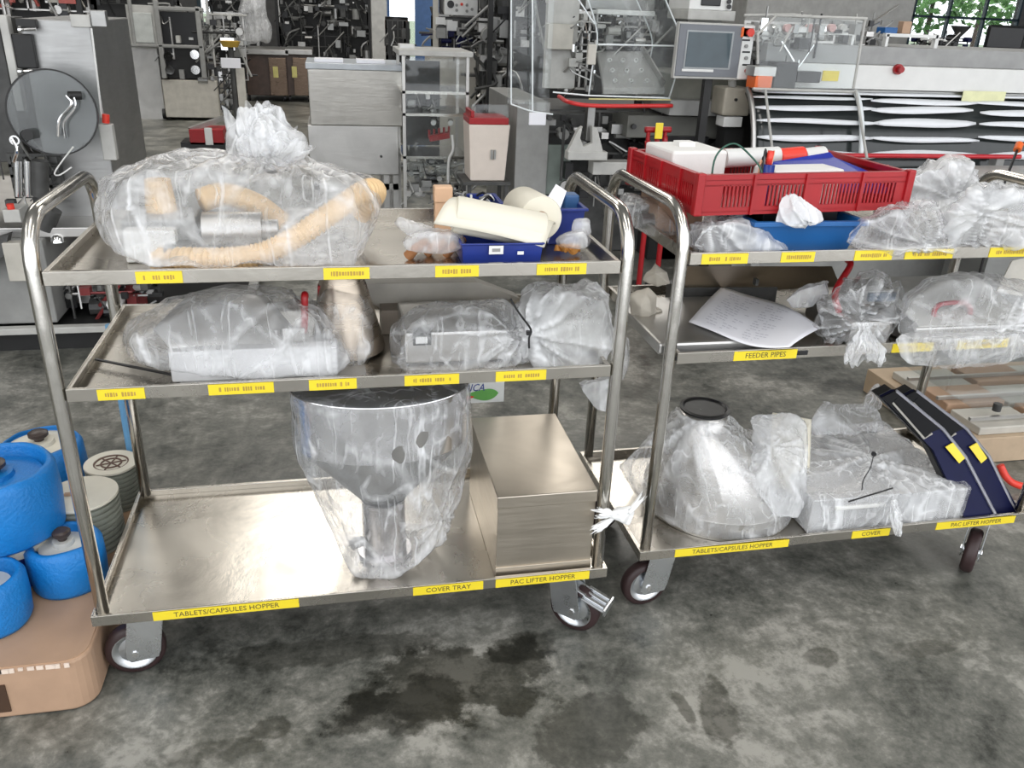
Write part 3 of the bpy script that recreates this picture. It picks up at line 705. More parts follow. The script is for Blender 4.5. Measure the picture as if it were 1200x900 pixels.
for _ in range(4): bmesh.ops.smooth_vert(b.bm, verts=[v for v in b.bm.verts if not v.is_boundary], factor=.5, use_axis_x=True, use_axis_y=True, use_axis_z=True)
o = b.build('curved_panel', plain('pale_satin_sheet', (.66, .65, .63), .3, .35), t, smooth='all'); m = o.modifiers.new('s', 'SOLIDIFY'); m.thickness = .004
b = MB(); b.box((fa.x+.02, .08, SM+.002), (fb.x-.05, .36, SM+.035)); b.build('base_box', STEEL_DARK, t, bevel=.002)
h1, h2 = P(357, 347, .1), P(357, 374, .1); b = MB(); b.tube([h1+Vector((.0, .03, -.01)), h1, h2, h2+Vector((-.004, .01, -.03))], .007, 10); b.build('red_handle', RED, t, smooth='all')
b = MB(); p = P(325, 392, .14); b.cyl((p.x, p.y, p.z-.03), (p.x, p.y, p.z), .012); b.cyl((p.x, p.y, p.z), (p.x, p.y, p.z+.012), .007); b.build('bolt', STEEL_SATIN, t, smooth=True)
b = MB(); p = P(340, 405, .1); b.box((p.x-.012, .09, SM+.03), (p.x+.03, .1, p.z+.04)); b.build('bracket', STEEL_SATIN, t)
bag('plastic_bag', 'clear film bag around the steel chute on the left trolley middle shelf', [
    dict(pts=outline3([(140, 400), (152, 378), (205, 346), (262, 332), (330, 336), (372, 352), (408, 400), (430, 425), (400, 442), (320, 445), (200, 438), (150, 425)], .19, .155, shr=.8), level=6, amp=.009, knot=P(357, 346, .1), kamp=.014, nf=9, floor=SM+.001, ceil=ST-.02, seed=21)], FILM)
# cone of brownish steel to the right of it
b = MB(); c = P(415, 430, .2); b.lathe([(.072, 0), (.078, .004), (.05, .14), (.035, .19), (.03, .19), (.045, .14), (.07, .004)], (c.x-.01, .2, SM+.002), (-.05, -.02, 1), 40, closed=True)
t = thing('steel_funnel', 'brownish steel funnel standing right of the steel chute', 'funnel', (c.x-.01, .2, SM)); b.build('funnel_body', steel('brown_steel', (.5, .43, .35), .3), t, smooth=True)
b = MB(); p = P(376, 340, .19); b.box((p.x-.006, .18, p.z-.02), (p.x+.006, .2, p.z+.012), bev=.002); b.build('red_grip', RED, t)
bag('plastic_bag', 'thin film bag around the brownish steel funnel', [dict(pts=outline3([(366, 350), (385, 332), (425, 340), (441, 368), (442, 410), (425, 440), (398, 440), (385, 410)], .19, .09), level=5, amp=.008, floor=SM+.001, ceil=ST-.02, seed=24)], FILM_THIN)
# brown sheets
t = thing('sheet_stack', 'folded beige brown sheets at the back middle of the left trolley', 'sheets', P(480, 380, .3))
for k, (poly, mt) in enumerate((([(415, 333), (560, 331), (610, 350), (500, 372), (455, 372)], CREAM_PAINT), ([(450, 372), (500, 368), (545, 356), (600, 362), (520, 400), (445, 395)], BROWN_SHEET))):
    pl = [P(x, y, .33-k*.03+.0*i) for i, (x, y) in enumerate(poly)]
    b = MB(); b.prism(pl, (0, .08, -.01), 1.0); b.build('bent_sheet', mt, t)
b = MB(); p0, p1 = P(448, 432, .3), P(470, 350, .3); b.box((p0.x, .28, SM+.001), (p1.x+.05, .36, p1.z-.02)); b.build('support_block', plain('taupe', (.32, .27, .22), .5), t)
# film bags at the right of the middle shelf
t = thing('metal_fixture', 'grey metal fixture with a square opening inside the film bag', 'fixture', P(540, 430, z=SM))
fa, fb = P(475, 436, .1), P(612, 434, .1); b = MB(); b.box((fa.x, .1, SM+.002), (fb.x, .3, P(540, 388, .1).z), bev=.006); b.build('housing', STEEL_SATIN, t)
a, c = P(484, 404, .098), P(505, 384, .098); b = MB(); b.box((a.x, .092, a.z), (c.x, .101, c.z)); b.build('opening', DARK_BODY, t)
a, c = P(487, 402, .09), P(501, 394, .09); MB().box((a.x, .086, a.z), (c.x, .0915, c.z)).build('latch', WHITE_PAINT, t)
bag('plastic_bag', 'crumpled clear bag around the metal fixture on the left trolley', [dict(pts=outline3([(455, 425), (458, 382), (480, 362), (540, 348), (596, 350), (622, 380), (622, 425), (600, 437), (470, 440)], .17, .11), level=6, amp=.011, knot=P(620, 392, .06), kamp=.02, nf=11, floor=SM+.001, ceil=ST-.015, seed=31)], FILM)
b = MB(); b.tube([P(598, 350, .03), P(609, 368, .025), P(622, 386, .03), P(620, 396, .03), P(620, 408, .03)], .0022, 6, n=16); b.box(tuple(P(619, 390, .03)-Vector((.004, .004, .004))), tuple(P(619, 390, .03)+Vector((.004, .004, .004))))
tag(b.build('cable_tie', BLACK), 'black cable tie between the two film bags on the left trolley middle shelf', 'cable tie')
t = thing('metal_fixture', 'pale grey boxy fixture inside the milky bag by the right post', 'frame', P(670, 430, z=SM))
fa, fb = P(635, 430, .12), P(705, 430, .12); b = MB(); b.box((fa.x, .12, SM+.002), (fb.x, .34, P(660, 375, .12).z), bev=.008); b.build('housing', LIGHT_PAINT, t)
bag('plastic_bag', 'milky crumpled bag sagging over the right edge of the left trolley', [
    dict(pts=outline3([(602, 360), (625, 332), (690, 326), (722, 340), (726, 400), (716, 432), (640, 434), (612, 425)], .16, .11, shr=.82), level=6, amp=.012, knot=P(622, 392, .05), kamp=.018, nf=11, floor=SM+.001, ceil=ST-.012, seed=33),
    dict(pts=outline3([(728, 392), (738, 395), (737, 430), (728, 452), (724, 420)], .2, .03), level=4, amp=.006, seed=34),
    dict(pts=outline3([(672, 445), (700, 438), (728, 432), (730, 470), (712, 487), (695, 482), (678, 462)], .16, .035), level=5, amp=.01, seed=35, ceil=SM-.01)], FILM_MILK)
b = MB(); b.bar(P(112, 421, .17), P(206, 440, .07), .006, .003); tag(b.build('black_strip', BLACK), 'thin black strip lying at the left end of the middle shelf', 'strip')
b = MB(); c = P(222, 438, .05); b.box((c.x-.02, .03, SM+.0005), (c.x+.33, .16, SM+.0025)); tag(b.build('base_sheet', STEEL_SATIN), 'thin grey sheet under the steel chute', 'sheet')

# ================================================================== LEFT TROLLEY, BOTTOM SHELF
hx = P(447, 600, .21).x; hy = .225
zr = P(447, 480, hy-.19).z
xl, xr = P(346, 500, hy).x, P(541, 500, hy).x; HRr = (xr-xl)/2; hx = (xl+xr)/2
zt_ = P(430, 480, hy-HRr).z; zb_ = P(430, 548, hy-HRr).z
hy = .165
t = thing('steel_hopper', 'wide steel hopper with cone and short pipe standing on the bottom shelf', 'hopper', (hx, hy, SB))
b = MB(); th = .002
b.lathe([(HRr, zb_), (HRr, zt_-.004), (HRr+.004, zt_-.002), (HRr+.003, zt_), (HRr-th, zt_-.003), (HRr-th, zb_)], (hx, hy, 0), seg=72, closed=True, sy=.65)
b.build('hopper_band', steel('hopper_steel', (.64, .63, .63), .16, (1, 1, 1), 6, .08, .02), t, smooth=True)
zc = SB+.15
b = MB(); b.lathe([(HRr, zb_), (.05, zc), (.047, zc), (HRr-.004, zb_)], (hx, hy, 0), seg=64, closed=True, sy=.65); b.build('hopper_cone', STEEL_DARK, t, smooth=True)
b = MB(); b.lathe([(.05, zc), (.05, SB+.012), (.062, SB+.012), (.062, SB+.002), (.045, SB+.002), (.045, zc)], (hx, hy, 0), seg=48, closed=True); b.build('outlet_pipe', steel('pipe_steel', (.62, .6, .6), .2), t, smooth=True)
b = MB(); b.cyl((hx-.05, hy-.02, SB+.05), (hx-.075, hy-.035, SB+.05), .012); b.build('side_stub', STEEL_SATIN, t, smooth=True)
ring = lambda r, z, n=20: [Vector((hx+r*math.cos(2*PI*k/n), hy+.65*r*math.sin(2*PI*k/n), z)) for k in range(n)]
pts = ring(HRr+.008, zt_+.004)+ring(HRr+.008, zb_-.01)
base = [Vector((hx-.075, hy-.1, SB+.003)), Vector((hx+.02, hy-.12, SB+.003)), Vector((hx+.14, hy-.05, SB+.05)), Vector((hx+.08, hy+.1, SB+.003)), Vector((hx-.08, hy+.08, SB+.003)), P(540, 590, hy-.03), P(556, 530, hy)]
bag('plastic_bag', 'clear film bag pulled around the wide steel hopper', [dict(pts=pts+base, level=6, amp=.005, knot=Vector((hx+.15, hy-.08, SB+.09)), kamp=.016, nf=9, floor=SB+.001, seed=41, relax=2)], film('clear_film_hopper', .08, .75, haze=.24, gl=1.2, rough=.16))
# steel box
yb0 = .018; x0, x1 = P(580, 668, yb0).x, min(1.066, P(699, 668, yb0).x); zt2 = P(640, 579, yb0).z; yb1 = P(600, 487, z=zt2).y
t = thing('steel_box', 'rectangular brushed steel box standing at the right end of the bottom shelf', 'box', ((x0+x1)/2, (yb0+yb1)/2, SB))
b = MB(); b.box((x0+.002, yb0+.002, SB+.001), (x1-.002, yb1-.002, zt2-.014)); b.build('box_body', STEEL_BOX, t, bevel=.002)
b = MB(); b.box((x0, yb0, zt2-.03), (x1, yb1, zt2)); b.build('box_lid', STEEL_BOX, t, bevel=.002)
b = MB(); b.box((x0+.001, yb0-.001, SB+.001), (x1-.001, yb0+.002, SB+.034)); b.build('bottom_flange', STEEL_BOX, t, bevel=.0008)
# white rag tied round the right front post
kp = P(722, 603, .0)
b = MB(); hull_lump(b.bm, [kp+Vector(v) for v in ((-.02, 0, 0), (.0, -.01, .022), (.035, 0, .02), (.05, .01, -.005), (.035, 0, -.035), (.01, -.02, -.01), (.01, .02, .01), (.03, .03, .0))], 5, .008, kp, .008, 7, seed=51, relax=2)
neck(b.bm, kp+Vector((.0, 0, 0)), kp+Vector((-.045, -.005, .012)), .004, .013, .005, 5, 4, .02, 14, 40)
neck(b.bm, kp+Vector((.0, 0, -.004)), kp+Vector((-.05, -.012, -.026)), .004, .01, .004, 5, 5, .02, 14, 40)
neck(b.bm, kp+Vector((.03, 0, 0)), kp+Vector((.065, .02, .03)), .004, .008, .004, 5, 8, .02, 14, 40)
tag(b.build('white_rag', RAG, smooth='all'), 'knotted white rag tied around the right front post of the left trolley', 'rag')

# ================================================================== RIGHT TROLLEY, TOP SHELF
CZ = 1.0
ca = Vector((1.243, .09, CZ)); cb = ca+Vector((.515, .05, 0))
ex = (cb-ca); cw = ex.length; ex.normalize(); ey = Vector((-ex.y, ex.x, 0)); cdp = .33; chh = .082
t = thing('red_crate', 'shallow red plastic crate with slotted sides on top of the right trolley', 'crate', ca, math.atan2(ex.y, ex.x))
M = WM[t.name]
def crate_wall(M2, L, name):
    b = MB(); H = chh; th = .004
    b.box((0, 0, 0), (L, th*3, .008), 0, M2); b.box((0, 0, H-.012), (L, th*3.4, H), 0, M2); b.box((0, 0, H*.72), (L, th*2, H*.76), 0, M2)
    seg = [(0, .1, 0), (.1, .24, 1), (.24, .3, 0), (.3, .48, 1), (.48, .56, 0), (.56, .8, 1), (.8, .93, 1), (.93, 1, 0)]
    for s0, s1, slot in seg:
        a, c = s0*L, s1*L
        if not slot: b.box((a, 0, .006), (c, th, H-.01), 0, M2)
        else:
            n = max(3, int((c-a)/.0085)); w = (c-a)/n
            b.box((a, 0, .006), (c, th, H*.2), 0, M2); b.box((a, 0, H*.74), (c, th, H-.01), 0, M2)
            for i in range(n): b.box((a+i*w, 0, H*.18), (a+i*w+w*.45, th, H*.76), 0, M2)
    for s in (0, .24, .48, .75, .985): b.box((s*L, -.004, 0), (s*L+.006, 0, H), 0, M2)
    b.build(name, RED, t)
crate_wall(M, cw, 'crate_side'); crate_wall(M @ Matrix.Translation((cw, cdp, 0)) @ Matrix.Rotation(PI, 4, 'Z'), cw, 'crate_side')
crate_wall(M @ Matrix.Translation((0, cdp, 0)) @ Matrix.Rotation(-PI/2, 4, 'Z'), cdp, 'crate_side'); crate_wall(M @ Matrix.Translation((cw, 0, 0)) @ Matrix.Rotation(PI/2, 4, 'Z'), cdp, 'crate_side')
b = MB(); b.box((.004, .004, 0), (cw-.004, cdp-.004, .005), 0, M)
b.build('crate_floor', RED, t)
for (x, y) in ((0, 0), (cw, 0), (0, cdp), (cw, cdp)): MB().box((x-.012 if x else -.006, y-.012 if y else -.006, 0), (x+.006 if x else .012, y+.006 if y else .012, chh+.004), 0, M).build('corner_post', RED, t, bevel=.003)
def in_crate(x, y, z): return M @ Vector((x, y, z))
b = MB(); b.box((.025, cdp-.16, .007), (.16, cdp-.02, chh+.02), 0, M, bev=.006); b.box((.07, cdp-.1, chh+.02), (.11, cdp-.07, chh+.03), 0, M)
tag(b.build('white_box', FOAM_WHITE), 'white box with a small tab in the left back of the red crate', 'box')
b = MB(); b.box((.2, .035, chh*.6), (.38, .11, chh*.98), 0, M @ Matrix.Rotation(.03, 4, 'Z'), bev=.004); b.box((.21, .04, .007), (.37, .1, chh*.6), 0, M)
tag(b.build('foam_block', FOAM_WHITE), 'white foam block at the front of the red crate', 'foam')
b = MB(); b.prism([in_crate(.21, .13, .03), in_crate(.27, .16, chh*.95), in_crate(.45, .2, chh+.01), in_crate(cw-.06, .19, chh+.0), in_crate(cw-.02, .1, chh*.75), in_crate(cw-.03, .03, chh*.5), in_crate(.36, .06, .04)], (0, 0, -1), .012)
tag(b.build('blue_folder', plain('royal_blue_folder', (.015, .03, .3), .35)), 'dark blue folder lying slanted in the right half of the red crate', 'folder')
r_ = thing('striped_tube', 'long white tube with an orange red band lying at the back of the red crate', 'tube', in_crate(.22, cdp-.06, chh*.4))
for (a, c, mt, nm) in ((.22, .37, WHITE_PAINT, 'tube_body'), (.37, .44, RED_BRIGHT, 'red_band'), (.44, .5, WHITE_PAINT, 'tube_end')):
    MB().cyl(in_crate(a, cdp-.045, chh*.8), in_crate(c, cdp-.04, chh*.85), .022, seg=20).build(nm, mt, r_, smooth=True)
b = MB(); b.tube([in_crate(.045, .03, chh*.5), in_crate(.05, .035, chh+.03), in_crate(.09, .04, chh+.055), in_crate(.13, .03, chh+.03), in_crate(.15, .015, chh), in_crate(.15, .02, chh*.4)], .002, 6, n=30)
tag(b.build('green_cable', plain('dark_green_cable', (.02, .09, .06), .4), smooth='all'), 'thin dark green cable looping over the left of the red crate', 'cable')
b = MB(); rnd = random.Random(3)
for k in range(9):
    a = Vector((.165+rnd.uniform(-.012, .025), .03+rnd.uniform(0, .03), .02)); top_ = chh+rnd.uniform(.0, .05)
    b.tube([in_crate(*a), in_crate(a.x+rnd.uniform(-.02, .03), a.y+.01, top_), in_crate(a.x+rnd.uniform(0, .04), a.y+.02, chh*.4)], .0022, 5, n=14, mi=rnd.choice((0, 0, 1, 2)))
b.cyl(in_crate(.175, .035, .01), in_crate(.18, .04, chh+.012), .014, mi=3)
b.cyl(in_crate(.18, .04, chh+.012), in_crate(.181, .04, chh+.04), .007, mi=1)
tag(b.build('wire_bundle', [plain('peach_wire', (.75, .42, .25), .4), RED_BRIGHT, BLACK, BLUE_DARK], smooth='all'), 'bundle of coloured wires with a blue plug at the left front of the red crate', 'wires')
# blue bin below the crate
xa, xb = P(884, 262, .1).x, P(1014, 262, .1).x
open_tray('storage_bin', xa+.006, xb-.006, .1, .32, ST-.0, P(950, 259, .1).z, BLUE_BIN, 'mid blue plastic bin below the red crate on the right trolley', 'bin', taper=.016, rim=.01)
b = MB(); bx0 = xa+.05
b.box((bx0, .16, ST+.004), (xb-.03, .3, CZ-.002)); tag(b.build('dark_case', BLACK, bevel=.003), 'black case under the red crate, standing in the mid blue bin', 'case')
b = MB(); p = P(790, 250, .35); b.box((p.x-.06, .3, ST+.002), (p.x+.05, .42, CZ-.002)); tag(b.build('support_carton', CARDBOARD), 'carton hidden in film under the left end of the red crate', 'carton')
bag('small_bag', 'small white plastic bag with pink tinge draped in front of the red crate', [dict(pts=[P(x, y, Y) for x, y, Y in ((905, 262, .1), (912, 240, .1), (922, 222, .12), (928, 221, .12), (938, 242, .1), (965, 246, .1), (970, 258, .09), (962, 265, .09), (925, 266, .07), (930, 245, .06), (950, 262, .06))], level=5, amp=.008, knot=P(925, 222, .12), kamp=.012, nf=7, seed=61, relax=3)], BAG_WHITE)
bag('plastic_bag', 'clear crumpled bag at the left front corner of the right trolley, under the red crate', [dict(pts=outline3([(808, 262), (828, 250), (870, 255), (905, 275), (925, 293), (900, 301), (815, 301), (806, 290)], .16, .08), level=6, amp=.012, knot=P(840, 262, .1), kamp=.018, nf=9, floor=ST+.002, ceil=CZ+.015, seed=62)], FILM_MILK)
bag('plastic_bag', 'clear bag of grey parts behind the left handle of the right trolley', [dict(pts=outline3([(722, 236), (735, 222), (765, 228), (800, 262), (806, 285), (795, 292), (760, 282), (728, 262)], .33, .08), level=5, amp=.012, floor=ST+.002, ceil=1.03, seed=63)], FILM)
b = MB(); p = P(762, 262, .34)
b.cyl((p.x-.03, .33, ST+.02), (p.x+.04, .33, ST+.02), .018); b.box((p.x-.02, .36, ST+.002), (p.x+.05, .4, ST+.05)); b.cyl((p.x-.05, .38, ST+.003), (p.x-.05, .38, ST+.05), .02)
tag(b.build('grey_fitting', STEEL_DARK, smooth=True, bevel=.001), 'dark grey pipe fitting in the bag behind the left handle', 'fitting')
bag('plastic_bag', 'clear bag with radiating folds right of the mid blue bin', [dict(pts=outline3([(985, 285), (1000, 255), (1040, 238), (1090, 236), (1120, 262), (1122, 296), (1000, 297)], .12, .07), level=6, amp=.011, knot=P(1088, 290, .05), kamp=.02, nf=11, floor=ST+.002, seed=64)], FILM)
bag('plastic_bag', 'large pale film bag behind the right end of the red crate', [dict(pts=outline3([(1040, 250), (1046, 202), (1090, 197), (1112, 182), (1130, 178), (1150, 190), (1165, 235), (1150, 285), (1050, 285)], .27, .08, shr=.85), level=6, amp=.018, knot=P(1125, 235, .17), kamp=.02, nf=9, floor=ST+.002, seed=65)], FILM_MILK)
bag('plastic_bag', 'pale film bag at the right end of the top shelf, cut by the photo edge', [dict(pts=outline3([(1105, 262), (1130, 222), (1160, 208), (1200, 220), (1240, 235), (1245, 290), (1110, 292)], .14, .09, shr=.85), level=6, amp=.015, knot=P(1150, 250, .05), kamp=.022, nf=11, floor=ST+.002, seed=66)], film('milky_film_b', .2, .6, haze=.28))
b = MB(); x = P(1080, 270, .2).x; b.box((x-.05, .17, ST+.002), (x+.12, .33, ST+.07), bev=.01); tag(b.build('grey_casting', LIGHT_PAINT), 'pale grey casting inside the large film bag right of the crate', 'casting')
b = MB(); x = P(1170, 270, .15).x; b.box((x-.05, .12, ST+.002), (x+.1, .24, ST+.05), bev=.01); b.cyl((x, .18, ST+.05), (x, .18, ST+.08), .03); tag(b.build('grey_casting', STEEL_SATIN), 'steel casting inside the film bag at the right end of the top shelf', 'casting')

# ================================================================== RIGHT TROLLEY, MIDDLE SHELF
t = thing('leaning_sheet', 'brownish steel sheet leaning under the top shelf at the back of the right trolley', 'panel', P(890, 340, .4))
pp = [P(806, 312, .34), P(975, 312, .34), P(985, 336, .40), P(800, 345, .42)]
b = MB(); b.prism(pp, (0, .004, -.001), 1.0); b.build('sheet', steel('panel_steel', (.5, .44, .36), .35), t)
b = MB(); p = P(884, 330, .37); b.box((p.x-.004, .355, p.z-.006), (p.x+.004, .37, p.z+.01)); b.build('latch', DARK_BODY, t)
xa, xb = P(742, 395, .12).x, P(935, 410, .07).x
b = MB(); b.box((xa+.05, .09, SM+.002), (xb, .4, SM+.03), bev=.006); tag(b.build('flat_tray', STEEL_SATIN), 'flat grey metal tray under the printed paper on the right trolley', 'lid')
b = MB(); b.box((xa+.06, .06, SM+.001), (xb+.02, .088, SM+.012)); tag(b.build('black_strip', BLACK, bevel=.001), 'black strip in front of the flat grey lid on the right trolley', 'strip')
b = MB(); x = P(800, 350, .42).x; b.box((x-.04, .40, SM+.002), (x+.25, .44, SM+.06)); tag(b.build('dark_rail', DARK_BODY), 'dark rail along the back of the right trolley middle shelf', 'rail')
# printed paper
pc = [P(807, 377, z=SM+.035), P(872, 407, z=SM+.032), P(935, 405, z=SM+.032), P(960, 384, z=SM+.036), P(872, 336, z=SM+.045), P(843, 338, z=SM+.045)]
t = thing('printed_paper', 'white printed paper sheet lying on the grey lid of the right trolley', 'paper', pc[0])
def psh(u, v):
    a = P(807, 377, z=SM+.036).lerp(P(846, 336, z=SM+.05), v); m_ = P(862, 406, z=SM+.034).lerp(P(905, 348, z=SM+.045), v); c = P(925, 408, z=SM+.033).lerp(P(962, 383, z=SM+.04), v)
    p = (a*(1-u)*(1-u)*1.0+m_*2*u*(1-u)+c*u*u); return p+Vector((0, 0, .004*math.sin(u*7+v*3)))
b = MB(); b.grid(psh, 20, 14); o = b.build('sheet', PAPER, t, smooth='all'); m = o.modifiers.new('s', 'SOLIDIFY'); m.thickness = .0006
b = MB()
for k in range(15):
    v = .1+k*.055
    for (u0, u1) in ((.12, .12+.2+.12*((k*7) % 3)/2), (.5, .62+.2*((k*5) % 4)/4)):
        a_, b_ = psh(u0, v)+Vector((0, 0, .0012)), psh(u1, v)+Vector((0, 0, .0012)); a2, b2 = psh(u0, v+.012)+Vector((0, 0, .0012)), psh(u1, v+.012)+Vector((0, 0, .0012))
        n_ = 6
        for i in range(n_):
            q = lambda f, vv: psh(u0+(u1-u0)*f, vv)+Vector((0, 0, .0012))
            if (i+k) % 4: b.face([b.bm.verts.new(w) for w in (q(i/n_, v), q((i+.75)/n_, v), q((i+.75)/n_, v+.014), q(i/n_, v+.014))])
b.build('print_lines', plain('grey_print', (.58, .58, .63), .6), t, normals=False)
# dark machine part with cap and red tube handle, in a clear bag
a_, c_ = P(979, 342, .17), P(996, 312, .2); p = P(1010, 370, .14)
t = thing('machine_part', 'dark grey machine part with a red tube handle inside the clear tied bag', 'machine part', (p.x, .2, SM))
b = MB(); b.box((p.x-.05, .1, SM+.002), (p.x+.06, .3, SM+.06), bev=.01); b.build('housing', STEEL_SATIN, t)
MB().tube([a_-Vector((-.02, 0, .05)), a_, c_, c_+Vector((.004, .02, .01))], .0075, 12).build('red_handle', RED, t, smooth='all')
b = MB(); p = P(1025, 338, .22); b.box((p.x-.05, .2, SM+.062), (p.x+.045, .3, SM+.1), bev=.01); b.box((p.x-.03, .19, SM+.075), (p.x+.04, .2, SM+.095), 1); b.build('cap', [GREY_PAINT, plain('slate_blue', (.1, .13, .17), .3)], t)
bag('plastic_bag', 'clear bag tied with radiating folds in the middle of the right trolley', [
    dict(pts=outline3([(965, 350), (990, 325), (1030, 318), (1060, 335), (1066, 362), (1050, 395), (1010, 408), (960, 400), (952, 370)], .15, .09), level=6, amp=.008, knot=P(1014, 376, .04), kamp=.024, nf=13, floor=SM+.001, ceil=ST-.012, seed=71)],
    FILM_THIN, extra=lambda b: (neck(b.bm, P(1014, 378, .04), P(1010, 424, .015), .02, .05, .01, 7, 13, .02, flat=.5)))
bag('small_bag', 'twisted clear film tail between the printed paper and red handle', [dict(pts=outline3([(915, 352), (935, 334), (975, 322), (980, 345), (950, 362), (925, 362)], .22, .03), level=5, amp=.01, seed=72, ceil=ST-.02)], FILM_MILK)
# container with red handle in a bag at the right
x0c, x1c = P(1065, 385, .1).x, P(1205, 385, .1).x
t = thing('grey_container', 'grey lidded container with a dark red handle inside a film bag', 'container', ((x0c+x1c)/2, .2, SM))
b = MB(); b.box((x0c, .075, SM+.002), (x1c, .32, SM+.05), bev=.006); b.build('container_body', STEEL_SATIN, t)
b = MB(); b.prism([(x0c+.01, .08, SM+.052), (x1c-.01, .08, SM+.052), (x1c-.01, .3, SM+.1), (x0c+.01, .3, SM+.1)], (0, 0, -1), .004); b.build('container_lid', LIGHT_PAINT, t)
h = [P(1094, 372, .12), P(1096, 362, .13), P(1105, 356, .14), P(1130, 355, .14), P(1137, 362, .13), P(1135, 374, .12)]
MB().tube(h, .006, 10, n=30).build('handle', plain('dark_red_handle', (.28, .01, .02), .3), t, smooth='all')
bag('plastic_bag', 'wide film bag around the container with the dark red handle, hanging over the front lip', [
    dict(pts=outline3([(1048, 390), (1062, 345), (1085, 326), (1150, 318), (1215, 335), (1225, 400), (1130, 404), (1070, 404)], .17, .12, shr=.85), level=6, amp=.009, knot=P(1180, 385, .05), kamp=.016, nf=11, floor=SM+.001, ceil=ST-.012, seed=73),
    dict(pts=[P(x, y, Y) for x, y, Y in ((1042, 398, .04), (1060, 430, .034), (1090, 433, .03), (1140, 429, .03), (1175, 431, .03), (1190, 418, .035), (1230, 410, .04), (1230, 385, .05), (1050, 388, .05), (1100, 395, -.0), (1150, 395, 0), (1100, 425, .01), (1170, 422, .01), (1100, 388, .075), (1180, 386, .075))], level=5, amp=.009, seed=74)], film('clear_film_c', .07, .6, haze=.22, gl=.6, rough=.3))
b = MB(); b.prism([P(1168, 342, .36), P(1186, 306, .38), P(1215, 300, .38), P(1225, 352, .36)], (0, .003, 0), 1); tag(b.build('cream_board', CREAM_PAINT), 'cream board standing at the back right of the right trolley middle shelf', 'board')
# crumpled cloth bag between the trolleys
kp = P(764, 345, .3)
b = MB()
hull_lump(b.bm, [P(x, y, Y) for x, y, Y in ((755, 318, .3), (768, 303, .3), (785, 318, .3), (788, 335, .3), (770, 338, .3), (752, 330, .3), (768, 320, .25), (768, 320, .36))], 5, .009, seed=81, relax=3)
hull_lump(b.bm, [P(x, y, Y) for x, y, Y in ((738, 345, .28), (760, 335, .28), (772, 345, .28), (770, 372, .28), (752, 385, .28), (738, 372, .28), (752, 360, .24), (752, 360, .34))], 5, .009, seed=82, relax=3)
hull_lump(b.bm, [P(x, y, Y) for x, y, Y in ((760, 350, .29), (778, 360, .29), (790, 395, .29), (796, 412, .29), (780, 402, .29), (764, 385, .29), (775, 385, .27), (775, 385, .33))], 5, .007, seed=83, relax=3)
tag(b.build('crumpled_cloth', CLOTH, smooth='all'), 'crumpled grey beige cloth hanging between the two trolleys', 'cloth')

# ================================================================== RIGHT TROLLEY, BOTTOM SHELF
dy = .268; RR = .205; dx = (P(932, 590, dy).x+P(738, 590, dy).x)/2
mo = P(828, 464, .3)
t = thing('steel_cone_hopper', 'conical steel hopper standing upside down in film on the right trolley', 'hopper', (dx, dy, SB))
b = MB(); b.lathe([(RR-.01, 0), (RR-.01, .05), (RR-.012, .05), (RR-.012, 0)], (dx, dy, SB+.001), seg=64, closed=True); b.build('hopper_rim', STEEL_SATIN, t, smooth=True)
mz = mo.z-SB-.036; mx = Vector((mo.x-dx, .3-dy, 0))
b = MB(); R0 = [b.bm.verts.new((dx+(RR-.01)*math.cos(k*PI/32), dy+(RR-.01)*math.sin(k*PI/32), SB+.05)) for k in range(64)]
R1 = [b.bm.verts.new((dx+mx.x+.062*math.cos(k*PI/32), dy+mx.y+.062*math.sin(k*PI/32), SB+mz*.82)) for k in range(64)]
R2 = [b.bm.verts.new((dx+mx.x+.06*math.cos(k*PI/32), dy+mx.y+.06*math.sin(k*PI/32), SB+mz)) for k in range(64)]
for A, B in ((R0, R1), (R1, R2)):
    for k in range(64): b.face((A[k], A[(k+1) % 64], B[(k+1) % 64], B[k]))
o = b.build('hopper_cone', steel('cone_steel', (.72, .7, .67), .3), t, smooth=True); m = o.modifiers.new('s', 'SOLIDIFY'); m.thickness = .002
c = Vector((dx+mx.x, dy+mx.y, SB+mz))
MB().lathe([(.064, 0), (.064, .004), (.056, .006), (.052, .002), (.056, 0)], c, (0, 0, 1), 40, closed=True).build('mouth_ring', BLACK, t, smooth=True)
MB().lathe([(.055, .001), (.001, .0005)], c, (0, 0, 1), 32).build('mouth_plug', DARK_BODY, t)
rr_ = [Vector((dx+(RR)*math.cos(k*PI/10), dy+(RR)*math.sin(k*PI/10), SB+zz)) for k in range(20) for zz in (.004, .055)]
rm = [c+Vector((.068*math.cos(k*PI/6), .068*math.sin(k*PI/6), -.006)) for k in range(12)]
bag('plastic_bag', 'milky film bag over the conical steel hopper, bottom left of the right trolley', [dict(pts=rr_+rm+[P(722, 545, .32)], level=6, amp=.005, knot=c+Vector((-.06, -.04, .0)), kamp=.018, nf=15, floor=SB+.001, front=.06, seed=91, relax=2)], film('milky_film_d', .08, .7, haze=.22, rough=.16))
b = MB(); b.box(tuple(P(893, 546, .03)-Vector((.002, 0, .006))), tuple(P(893, 546, .03)+Vector((.002, .003, .006)))); b.box(tuple(P(888, 568, .03)-Vector((.002, 0, .008))), tuple(P(888, 568, .03)+Vector((.002, .003, .008))))
for k, (px_, py_, dd) in enumerate(((894, 541, 1), (888, 563, 1))): pass
b.bm.free()
